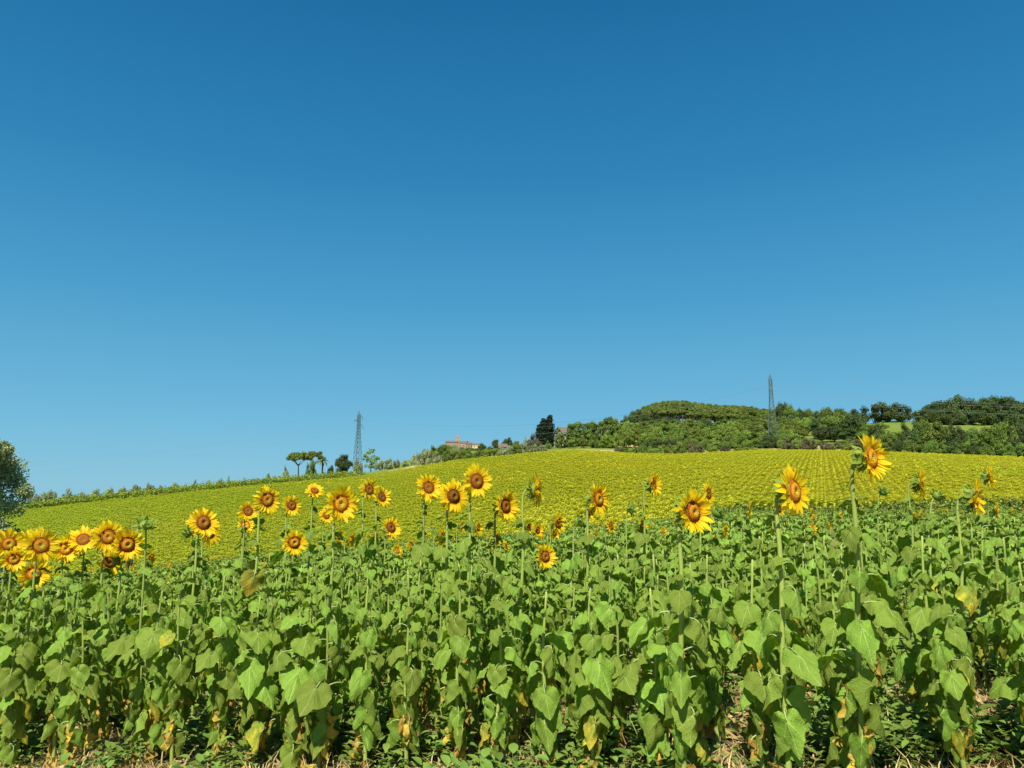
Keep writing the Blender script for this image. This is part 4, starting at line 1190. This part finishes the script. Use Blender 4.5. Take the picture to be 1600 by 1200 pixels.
# pine hill (stone pines forming a dome)
dome_x = [985, 1000, 1010, 1025, 1045, 1060, 1080, 1100, 1130, 1160, 1180, 1205, 1230]
dome_y = [648, 643, 637, 630, 626.5, 626, 627.5, 630, 633, 634, 636, 640, 643]
for rrow, (r0, lift) in enumerate([(350, 0), (338, 3), (326, 8), (316, 14)]):
    px = 1004 + rrow * 4
    while px < 1215 - rrow * 3:
        y = float(np.interp(px, dome_x, dome_y)) + lift * (1.0 if px > 1030 else .6)
        tree('pine', px, y, r0, qt_.uniform(25, 31), 'stone pine in the domed pine wood on the hill', 'stone pines of the domed wood')
        px += qt_.uniform(10, 14)
for (px, y) in [(984, 652), (992, 645), (1000, 643), (1008, 646), (990, 655), (1003, 655), (1015, 653), (1028, 650), (1042, 653), (1056, 655), (1070, 658), (1150, 655), (1165, 650), (1180, 652)]:
    tree('oak', px, y, 306, qt_.uniform(18, 24), 'dark green oak at the front of the pine wood', 'dark oaks under the pine wood')
for px in range(1000, 1235, 11):
    tree('oak', px, float(np.interp(px, dome_x, dome_y)) + 7, 362, 26, 'dark oak standing behind the trunks of the pine wood', 'dark oaks under the pine wood')
# broadleaf belt below the pine hill
for rrow, (r0, y0, kinds) in enumerate([(300, 658, ['light', 'broad', 'oak']), (285, 663, ['light', 'broad', 'light']), (266, 671, ['light', 'lightbush', 'broad']), (254, 680, ['bush', 'light', 'lightbush']), (243, 688, ['bush', 'lightbush', 'bush', 'light'])]):
    px = 985 + rrow * 6
    while px < 1255:
        y = y0 + qt_.uniform(-4, 4) + (5 if px < 1010 else 0) - (4 if px > 1150 else 0)
        kd_ = qt_.choice(kinds); tree(kd_, px, y, r0, qt_.uniform(19, 27), ('back', 'second', 'middle', 'fourth', 'front')[rrow] + ' row ' + {'light': 'pale', 'lightbush': 'bushy pale', 'bush': 'bushy green', 'broad': 'deep green', 'oak': 'dark'}[kd_] + ' belt tree', 'trees of the broadleaf belt below the pine hill')
        px += qt_.uniform(9, 14)
for i in range(21):
    px = 968 + i * 10.5
    if 1098 < px < 1150 and i % 2: continue
    tree(qt_.choice(['lightbush', 'brownbush', 'bush']), px, 696 - 3 * math.sin(px * .03) + qt_.uniform(-2, 2), edge_r(px) + qt_.uniform(3, 9), qt_.uniform(14, 20), 'low scrub bush on the field edge under the belt', 'hedge scrub under the belt')
for px in (1012, 1030, 1046, 1055):
    tree('darkbush', px, 688, 238, 20, 'dark bush at the foot of the broadleaf belt on the field edge', 'dark bushes on the field edge')
for (px, y, r0, w) in [(1064, 668, 244, 13), (1068, 672, 244, 10), (1144, 672, 250, 12)]:
    tree('loose', px, y, r0, w, 'slim pale trunked tree standing out of the broadleaf belt', 'slim pale trunked trees in the belt')
# round the right pylon
for (px, y, r0, w, kd) in [(1186, 640, 320, 24, 'broad'), (1200, 644, 318, 22, 'broad'), (1216, 640, 320, 24, 'broad'), (1230, 632, 318, 24, 'oak'), (1240, 635, 316, 20, 'broad'), (1256, 641, 316, 22, 'oak'), (1270, 641, 318, 20, 'broad'), (1283, 644, 318, 20, 'oak'),
                        (1190, 655, 290, 24, 'light'), (1210, 658, 288, 24, 'light'), (1228, 652, 290, 24, 'broad'), (1248, 655, 286, 26, 'light'), (1266, 654, 288, 22, 'light'), (1236, 666, 262, 26, 'light'), (1254, 664, 262, 24, 'light'), (1226, 672, 256, 20, 'lightbush'), (1242, 677, 250, 22, 'lightbush')]:
    tree(kd, px, y, r0, w, 'green tree in the wood behind the right pylon', 'trees round the right pylon')
for (px, y, w) in [(1193, 690, 14), (1204, 680, 22), (1214, 684, 18), (1226, 688, 12)]:
    tree('darkbush', px, y, 240, w, 'dark bush hiding the feet of the right pylon', 'dark bushes at the feet of the right pylon')
tree('loose', 1252, 642, 300, 8, 'bare pale topped tree right of the right pylon')
for (px, y, r0, w, kd) in [(1300, 639, 300, 26, 'broad'), (1320, 640, 302, 24, 'broad'), (1342, 641, 304, 20, 'oak'), (1285, 655, 272, 26, 'oak'), (1300, 652, 270, 28, 'broad'), (1318, 648, 270, 32, 'broad'), (1340, 648, 268, 30, 'oak'), (1352, 655, 268, 22, 'broad'), (1290, 668, 258, 24, 'oak'), (1310, 667, 258, 26, 'oak'), (1332, 670, 258, 26, 'oak')]:
    tree(kd, px, y, r0, w, 'dark green broad tree in the grove left of the two skyline oaks', 'trees of the dark grove on the right')
for i in range(16):
    tree('brownbush' if i % 3 else 'lightbush', 1226 + i * 8.5, 689 - 2.5 * math.sin(i * .5) + qt_.uniform(-2, 2), edge_r(1226 + i * 8.5) + qt_.uniform(5, 24), qt_.uniform(16, 24), 'low brownish scrub bush on the dry mound right of the pylon', 'scrub on the dry mound right of the pylon')
for (px, y, r0, w) in [(1360, 662, 300, 22), (1385, 661, 300, 20), (1345, 668, 285, 22), (1372, 668, 280, 22)]:
    tree('light', px, y, r0, w, 'pale bush at the left end of the bright meadow', 'pale bushes at the left end of the meadow')
tree('darkbush', 1376, 631, 345, 42, 'left one of two round dark oaks alone on the skyline', 'two round skyline oaks')
tree('darkbush', 1414, 633, 345, 42, 'right one of two round dark oaks alone on the skyline', 'two round skyline oaks')
for (px, y, w, r0) in [(1455, 633, 34, 345), (1470, 630, 30, 340), (1488, 626, 36, 345), (1503, 621, 34, 348), (1518, 619, 34, 345), (1533, 624, 30, 342), (1550, 622, 34, 345), (1567, 619, 36, 348), (1585, 620, 34, 345), (1602, 620, 34, 345), (1620, 622, 36, 345), (1478, 640, 28, 330), (1500, 638, 32, 330), (1524, 640, 32, 330), (1548, 640, 32, 330), (1572, 640, 32, 330), (1596, 640, 32, 330)]:
    tree('darkbush' if r0 < 335 or px % 3 == 0 else 'oak', px, y + 2, r0, w, 'dark oak in the large grove on the right skyline', 'oaks of the large grove on the right skyline')
for (px, y, w) in [(1375, 664, 22), (1392, 672, 26), (1356, 668, 24), (1408, 676, 24), (1424, 664, 26), (1440, 660, 30), (1458, 658, 30), (1474, 661, 30), (1492, 667, 28), (1512, 670, 28), (1530, 671, 28), (1548, 670, 28), (1566, 666, 30), (1584, 662, 32), (1602, 662, 34), (1622, 662, 34), (1370, 682, 22)]:
    tree(qt_.choice(['bush', 'broad', 'bush', 'darkbush']), px, y, edge_r(px) + 22, w, 'broad bush in the hedge along the right end of the field', 'hedge bushes along the right end of the field')
for px in range(1360, 1630, 17):
    tree(qt_.choice(['bush', 'darkbush', 'bush']), px, 686 + (px - 1360) * .035, edge_r(px) + 9, 22, 'low front bush in the hedge along the right end of the field', 'hedge bushes along the right end of the field')

# ------------------------------------------------------------------ hamlet and farmhouse
def house(root, mb_wall_mat, cx, cy, w, d, h, rh, rz, wins=()):
    """gabled block in root space"""
    mw = MB(); ca, sa = math.cos(rz), math.sin(rz)
    def T(x, y, z): return (cx + x * ca - y * sa, cy + x * sa + y * ca, z)
    a, b_ = w / 2, d / 2
    V = [T(-a, -b_, -3), T(a, -b_, -3), T(a, b_, -3), T(-a, b_, -3), T(-a, -b_, h), T(a, -b_, h), T(a, b_, h), T(-a, b_, h), T(-a, 0, h + rh), T(a, 0, h + rh)]
    mw.add(V, [(0, 1, 5, 4), (2, 3, 7, 6), (1, 2, 6, 9, 5), (3, 0, 4, 8, 7)])
    wall = link('wall', mw.mesh('wall', mb_wall_mat, smoothf=False), root)
    mr = MB(); e = .45; a2, b2 = a + e, b_ + e; dz = rh * e / b_
    for s in (-1, 1):
        q0 = [T(-a2, s * b2, h - dz + .05), T(a2, s * b2, h - dz + .05), T(a2, 0, h + rh + .05), T(-a2, 0, h + rh + .05)]
        q1 = [(x, y, z + .25) for x, y, z in q0]
        mr.add(q0 + q1, [(0, 1, 2, 3), (4, 7, 6, 5), (0, 4, 5, 1), (2, 6, 7, 3), (1, 5, 6, 2), (0, 3, 7, 4)])
    link('roof', mr.mesh('roof', M['roof'], smoothf=False), root)
    for (wx, wz, ww, wh) in wins:
        m = MB(); m.box((0, 0, 0), (ww, .2, wh)); o = link('window', m.mesh('window', M['window'], smoothf=False), root)
        x, y, z = T(wx, -b_ - .02, wz); o.location = (x, y, z); o.rotation_euler = (0, 0, rz)
    return wall
hb = pt(715, 900); zt = at_range(718, 699, 900).z; hb.z = zt
ham = [('stone_tower', 'square stone tower rising above the hamlet roofs', 'tower'),]
U = 900 / 1200.0
def hx(px): return at_range(px, 700, 900)
def building(name, label, cat, px, w_px, d, ytop, ridge, mat, rz, wins, r=900, ybase=705):
    c0 = at_range(px, ybase, r); root = bpy.data.objects.new(name, None); COL.objects.link(root); root.location = c0
    az = px_az(px); root.rotation_euler = (0, 0, -az)
    tag(root, label, cat, None)
    h = at_range(px, ytop + 0, r).z - c0.z
    house(root, mat, 0, 0, w_px * r / 1200., d, h, ridge, rz, wins); return root
building('stone_house', 'long low stone house under the tower, left end of the hilltop hamlet', 'house', 708, 22, 11, 691.5, 2.0, M['stone'], 0.05, [(-4, 5, 1, 1.6), (2, 5, 1, 1.6), (6, 5, 1, 1.6)])
building('stone_house', 'middle stone house of the hilltop hamlet right of the tower', 'house', 724, 13, 12, 692.5, 2.2, M['stone'], -0.25, [(-2.5, 6, .9, 1.4), (2, 6, .9, 1.4)], r=893)
building('stone_house', 'small pinkish stone house between the middle and the ochre house', 'house', 733, 10, 10, 694, 1.8, M['stone'], 0.2, [(-1.5, 5.5, .9, 1.4), (1.8, 5.5, .9, 1.4)], r=886)
building('ochre_house', 'ochre plastered house at the right end of the hilltop hamlet', 'house', 745, 12, 10, 695.5, 2.0, M['ochre'], -0.15, [(-2, 5, .9, 1.4), (2, 5, .9, 1.4)], r=880)
tw = bpy.data.objects.new('stone_tower', None); COL.objects.link(tw); tw.location = at_range(715, 705, 905); tw.rotation_euler = (0, 0, .12)
tag(tw, 'square stone tower rising above the hamlet roofs', 'tower')
th = at_range(715, 681, 905).z - tw.location.z; m = MB(); m.box((0, 0, th / 2 - 2), (4.6, 4.6, th + 4)); link('shaft', m.mesh('shaft', M['stone'], smoothf=False), tw)
for (dx, dy) in ((-1.9, -1.9), (0, -1.9), (1.9, -1.9), (-1.9, 1.9), (0, 1.9), (1.9, 1.9)):
    m = MB(); m.box((0, 0, 0), (1.0, .9, 1.0)); link('merlon', m.mesh('merlon', M['stone'], smoothf=False), tw, (dx, dy, th + .45))
m = MB(); m.box((0, 0, 0), (.7, .2, 1.4)); link('window', m.mesh('window', M['window'], smoothf=False), tw, (0, -2.34, th - 2.4))
fh = building('farmhouse', 'farmhouse with brown roof and pale gable half hidden right of the cypresses', 'house', 881, 18, 7, 679, 2.6, M['plaster'], 0.55, [(-1.5, 4.2, .8, 1.2), (1.6, 4.2, .8, 1.2), (-1.5, 1.6, .8, 1.2)], r=290, ybase=697)
m = MB(); m.box((0, 0, 0), (.8, .8, 1.2)); link('chimney', m.mesh('chimney', M['plaster'], smoothf=False), fh, (-.5, .5, at_range(881, 679, 290).z - fh.location.z + 2.4))
sb = building('shed', 'dark roofed shed among trees between the hamlet and the cypresses', 'shed', 785, 11, 5, 699, 1.0, M['stone'], 0.1, [], r=268, ybase=706)

# ------------------------------------------------------------------ pylons and cables
def pylon(px, ytop, r, ybase, label, yaw, rr=0.05):
    b_ = pt(px, r); zb = at_range(px, ybase, r).z; b_.z = min(b_.z, zb); H = at_range(px, ytop, r).z - b_.z
    root = bpy.data.objects.new('power_pylon', None); COL.objects.link(root); root.location = b_; root.rotation_euler = (0, 0, yaw)
    tag(root, label, 'pylon', 'lattice power pylons')
    def wd(t): return 1.45 * (1 - t / .70) + .5 * (t / .70) if t < .70 else .5 * (1 - (t - .7) / .3) + .42 * ((t - .7) / .3)
    top = .93
    legs = [(-1, -1), (1, -1), (1, 1), (-1, 1)]
    for sx, sy in legs:
        m = MB(); m.tube([(sx * wd(t), sy * wd(t), t * H) for t in (0, .35, .7, top)], rr * 1.5, 4); link('leg', m.mesh('leg', M['steel'], smoothf=False), root)
    m = MB(); ts = [0.0]; 
    while ts[-1] < top - .01: ts.append(min(top, ts[-1] + max(.05, .13 * (1 - ts[-1]))))
    for i in range(len(ts) - 1):
        t0, t1 = ts[i], ts[i + 1]
        for kx in range(4):
            a, c = legs[kx], legs[(kx + 1) % 4]
            p = lambda s, t: Vector((s[0] * wd(t), s[1] * wd(t), t * H))
            m.tube([p(a, t0), p(c, t1)], rr, 3, cap=False); m.tube([p(c, t0), p(a, t1)], rr, 3, cap=False); m.tube([p(a, t1), p(c, t1)], rr, 3, cap=False)
    link('bracing', m.mesh('bracing', M['steel'], smoothf=False), root)
    m = MB(); m.tube([(0, 0, H * top), (0, 0, H)], [rr * 1.4, rr], 4)
    for sx, sy in legs: m.tube([(sx * .42, sy * .42, H * top), (0, 0, H * .985)], rr, 3)
    link('peak', m.mesh('peak', M['steel'], smoothf=False), root)
    ends = []
    for (t, side, L) in ((.90, 1, 2.6), (.83, -1, 2.9), (.76, 1, 2.9)):
        m = MB(); z = t * H
        for s in (-.4, .4): m.tube([(side * .4, s, z), (side * L, 0, z + .1)], rr, 3)
        m.tube([(side * .4, 0, z + 1.0), (side * L, 0, z + .1)], rr, 3)
        arm = link('cross_arm', m.mesh('cross_arm', M['steel'], smoothf=False), root)
        m = MB()
        for j in range(5): m.tube([(0, 0, -.1 - j * .2), (0, 0, -.22 - j * .2)], [.12, .12], 6)
        link('insulator', m.mesh('insulator', M['cable']), arm, (side * L, 0, z + .1))
        ends.append(Matrix.Rotation(yaw, 4, 'Z') @ Vector((side * L, 0, z - 1.0)) + b_)
    ends.append(b_ + Vector((0, 0, H)))
    return ends
e1 = pylon(557, 641, 285, 741, 'left lattice pylon standing on the skyline behind the straw bank', R(70))
e2 = pylon(1213, 583, 243, 701, 'right taller lattice pylon in front of the wooded hill', R(65))
e0 = pylon(-330, 720, 420, 800, 'lattice pylon outside the view beyond the big left tree', R(60))
e3 = pylon(2250, 600, 260, 700, 'lattice pylon outside the view beyond the right border', R(60))
def cable(a, b_, sag, label):
    pts = [a.lerp(b_, t) - Vector((0, 0, 4 * sag * t * (1 - t))) for t in np.linspace(0, 1, 40)]
    o = link('power_cable', MB().tube([p - a for p in pts], .023, 3, cap=False).mesh('power_cable', M['cable'])); o.location = a
    tag(o, label, 'cable', 'overhead power cables')
for k_, nm in enumerate(('upper', 'middle', 'lower', 'topmost earth')):
    cable(e0[k_], e1[k_], 5, nm + ' cable running down left from the left pylon')
    cable(e1[k_], e2[k_], 6.5, nm + ' cable between the left and right pylons')
    cable(e2[k_], e3[k_], 4, nm + ' cable running right from the right pylon')

# ------------------------------------------------------------------ foreground weeds, litter, dry grass
def small_leaf_mb(q, L):
    V = []; U = []; wd = L * q.uniform(.30, .42)
    prof = [0.1, .75, 1.0, .8, .5, 0.05]
    cu = q.uniform(.2, 1.1); x = 0; z = 0
    for i, wv in enumerate(prof):
        w = wd * wv * (1 if i % 2 else .88)
        for s in (-1, 0, 1): V.append((x, s * w, z + abs(s) * w * .25)); U.append((i / 5, s * .4))
        a = .3 - cu * i / 5; x += math.cos(a) * L / 5; z += math.sin(a) * L / 5
    F = [(i * 3 + s, i * 3 + s + 3, i * 3 + s + 4, i * 3 + s + 1) for i in range(5) for s in (0, 1)]
    return MB().add(V, F, 0, q.uniform(.1, .9), U)
qw = random.Random(21)
WL = [small_leaf_mb(qw, qw.uniform(.07, .11)) for _ in range(6)]
WLM = [m.mesh('weed_leaf', M['weed']) for m in WL]
def weed(x, y, h, label, q):
    root = bpy.data.objects.new('weed_plant', None); COL.objects.link(root); root.location = (x, y, ground(x, y) - .01)
    tag(root, label, 'weed', 'broad leaved weeds along the verge')
    mb = MB(); ends = []
    for i in range(4):
        w = i * 1.6 + q.uniform(-.4, .4); sp = q.uniform(.05, .16)
        path = [(0, 0, 0), (sp * .4 * math.cos(w), sp * .4 * math.sin(w), h * .5), (sp * math.cos(w), sp * math.sin(w), h * q.uniform(.75, 1.0))]
        mb.tube(path, [.005, .004, .002], 4); ends.append(path)
    link('stem', mb.mesh('weed_stem', M['stem']), root)
    for path in ends:
        for j in range(9):
            t = .2 + .8 * j / 8; a, b_, c = [Vector(p) for p in path]; p = a.lerp(b_, t * 2) if t < .5 else b_.lerp(c, t * 2 - 1)
            o = link('leaf', WLM[q.randrange(6)], root, p, (q.uniform(-.3, .3), q.uniform(-.5, .3), q.uniform(0, 6.28)), q.uniform(.9, 1.5) * (1.15 - .5 * abs(t - .55)))
    return root
def verge_pt(px, py):
    d = ray(px, py); t = 5.0
    for _ in range(30):
        p = EYE + d * t; g_ = ground(p.x, p.y); t += (p.z - g_) / (-d.z) * .9
    return EYE + d * t
wl_ = [(395, 1185), (430, 1165), (470, 1180), (500, 1150), (535, 1175), (560, 1140), (590, 1180), (615, 1165), (640, 1185), (520, 1195), (700, 1190), (450, 1195), (350, 1175), (300, 1165), (330, 1190), (270, 1190),
       (10, 1175), (40, 1185), (70, 1175), (25, 1150), (60, 1195), (85, 1190), (190, 1150), (760, 1195), (905, 1190), (930, 1200), (860, 1185), (1010, 1195), (1300, 1200), (1240, 1195), (1500, 1200), (1555, 1180), (1590, 1190), (1420, 1200), (5, 1195), (575, 1200)]
for i, (px, py) in enumerate(wl_):
    p = verge_pt(px, py); q = random.Random(600 + i)
    weed(p.x, p.y, q.uniform(.34, .52) if 380 < px < 720 else q.uniform(.20, .36), 'low leafy weed on the verge, ' + near_name(px, FLREF), q)
def weed_tuft(i):
    q = random.Random(640 + i); mb = MB()
    for j in range(16):
        w = q.uniform(0, 6.28); z = q.uniform(.01, .16); rr = q.uniform(0, .10); s = q.uniform(.35, .75)
        mb.add_mb(WL[q.randrange(6)], Matrix.Translation((rr * math.cos(w), rr * math.sin(w), z)) @ Matrix.Rotation(w + q.uniform(-.6, .6), 4, 'Z') @ Matrix.Rotation(q.uniform(-.6, .4), 4, 'Y') @ Matrix.Diagonal((s, s, s, 1)), tint=q.uniform(0, 1))
    return source('weed_tuft_source', mb.mesh('weed_tuft', [M['weed']]))
def grass_tuft(i, mat):
    q = random.Random(660 + i); mb = MB()
    for j in range(16):
        w = q.uniform(0, 6.28); L = q.uniform(.06, .20); a = q.uniform(.4, 1.4); r0 = q.uniform(0, .05); sd_ = Vector((-math.sin(w), math.cos(w), 0)) * .0035
        b_ = Vector((r0 * math.cos(w), r0 * math.sin(w), 0)); m_ = b_ + Vector((math.cos(w) * math.cos(a), math.sin(w) * math.cos(a), math.sin(a))) * L * .6
        t_ = m_ + Vector((math.cos(w) * math.cos(a - .6), math.sin(w) * math.cos(a - .6), math.sin(a - .6))) * L * .5
        mb.add([b_ - sd_, b_ + sd_, m_ + sd_ * .8, m_ - sd_ * .8, t_], [(0, 1, 2, 3), (3, 2, 4)], 0, q.uniform(0, 1))
    return source('grass_tuft_source', mb.mesh('grass_tuft', [mat]))
def litter_bit(i):
    q = random.Random(680 + i); mb = MB()
    for j in range(9):
        L = q.uniform(.02, .07); w = q.uniform(0, 6.28); W_ = L * q.uniform(.15, .6); z = q.uniform(.003, .03); c = Vector((q.uniform(-.12, .12), q.uniform(-.12, .12), z))
        u_ = Vector((math.cos(w), math.sin(w), q.uniform(-.3, .3))) * L; v_ = Vector((-math.sin(w), math.cos(w), q.uniform(-.4, .4))) * W_
        up = Vector((0, 0, q.uniform(.004, .02)))
        mb.add([c - u_ + up, c - v_ * .8, c + u_ + up, c + v_ * .8], [(0, 1, 2, 3)], 0, q.uniform(0, 1))
    return source('litter_source', mb.mesh('litter', [M['litter']]))
def ground_scatter(name, n, srcs, smin, smax, dens, label, cat, dmax=10.0, dmin=-1.4):
    P, RO, SC, IX = [], [], [], []
    while len(P) < n:
        s = rng.uniform(-4, 16); off = dmin + (dmax - dmin) * rng.random() ** 1.5
        x = E0.x + ED.x * s + EN.x * off; y = E0.y + ED.y * s + EN.y * off
        if y < 1 or abs(math.atan2(x, y)) > .66: continue
        if rng.random() > dens(x, y, off): continue
        P.append((x, y, ground(x, y))); RO.append(rng.uniform(0, 6.28)); SC.append(rng.uniform(smin, smax)); IX.append(int(rng.integers(0, len(srcs))))
    o = scatter(name, P, RO, SC, IX, srcs); tag(o, label, cat); return o
def nz(x, y, f, o): return mn.noise(Vector((x * f, y * f, o)))
ground_scatter('weed_cover', 9000, [weed_tuft(i) for i in range(5)], .55, 1.7, lambda x, y, o: (0.35 + 0.5 * smooth((x - .5) / 3) if o > .2 else .30) * smooth((nz(x, y, 1.3, 1) + .25) / .6), 'small green weeds covering the soil between the stems', 'weeds', 14)
ground_scatter('dry_grass', 2600, [grass_tuft(i, M['drygrass']) for i in range(4)], .7, 1.6, lambda x, y, o: .9 if o < .6 else .35, 'straw coloured dry grass on the verge and between stems', 'grass', 7)
ground_scatter('green_grass', 1800, [grass_tuft(9 + i, M['weed']) for i in range(3)], .6, 1.4, lambda x, y, o: .5 + nz(x, y, .8, 7), 'thin green grass at the feet of the plants', 'grass', 7)
ground_scatter('dry_litter', 9000, [litter_bit(i) for i in range(5)], .7, 1.7, lambda x, y, o: .9, 'fallen dry leaves and straw on the soil', 'litter', 8)

# dark weedy strip between the two plots and a bare twiggy bush
P, RO, SC, IX = [], [], [], []
for i in range(1700):
    px = rng.uniform(1075, 1720); r = 62 - 4 * math.sin(px / 90.) + rng.uniform(0, 9); p = pt(px, r)
    P.append(tuple(p)); RO.append(rng.uniform(0, 6.28)); SC.append(rng.uniform(2, 5)); IX.append(int(rng.integers(0, 5)))
WS2 = []
for i in range(5):
    q = random.Random(740 + i); mb = MB()
    for j in range(26):
        w = q.uniform(0, 6.28); z = q.uniform(.01, .22); rr = q.uniform(0, .10); s = q.uniform(.35, .75)
        mb.add_mb(WL[q.randrange(6)], Matrix.Translation((rr * math.cos(w), rr * math.sin(w), z)) @ Matrix.Rotation(w, 4, 'Z') @ Matrix.Rotation(q.uniform(-1, .4), 4, 'Y') @ Matrix.Diagonal((s, s, s, 1)), tint=q.uniform(0, 1))
    WS2.append(source('strip_weed_source', mb.mesh('strip_weed', [[M['broad'], M['brownbush'], M['light'], M['vine'], M['broad']][i]])))
o = scatter('dark_weed_strip', P, RO, SC, IX, WS2); tag(o, 'dark strip of tall weeds between the near plot and the hillside field', 'weeds')
def twig_bush():
    p = pt(210, 66); root = bpy.data.objects.new('twiggy_shrub', None); COL.objects.link(root); root.location = p
    tag(root, 'thin dry twiggy shrub standing in the green field behind the left buds', 'shrub'); q = random.Random(9); mb = MB(); Ht = at_range(210, 795, 66).z - p.z
    for i in range(70):
        w = q.uniform(0, 6.28); sp = q.uniform(.1, 1.1); a = Vector((0, 0, 0)); h = Ht * q.uniform(.5, 1)
        m_ = Vector((sp * .35 * math.cos(w), sp * .35 * math.sin(w), h * .5)); e = Vector((sp * math.cos(w), sp * math.sin(w), h)); mb.tube([a, m_, e], [.02, .012, .006], 3, 0, q.random(), cap=False)
    link('twigs', mb.mesh('twigs', M['brownbush']), root)
twig_bush()
print('objects', len(COL.objects))
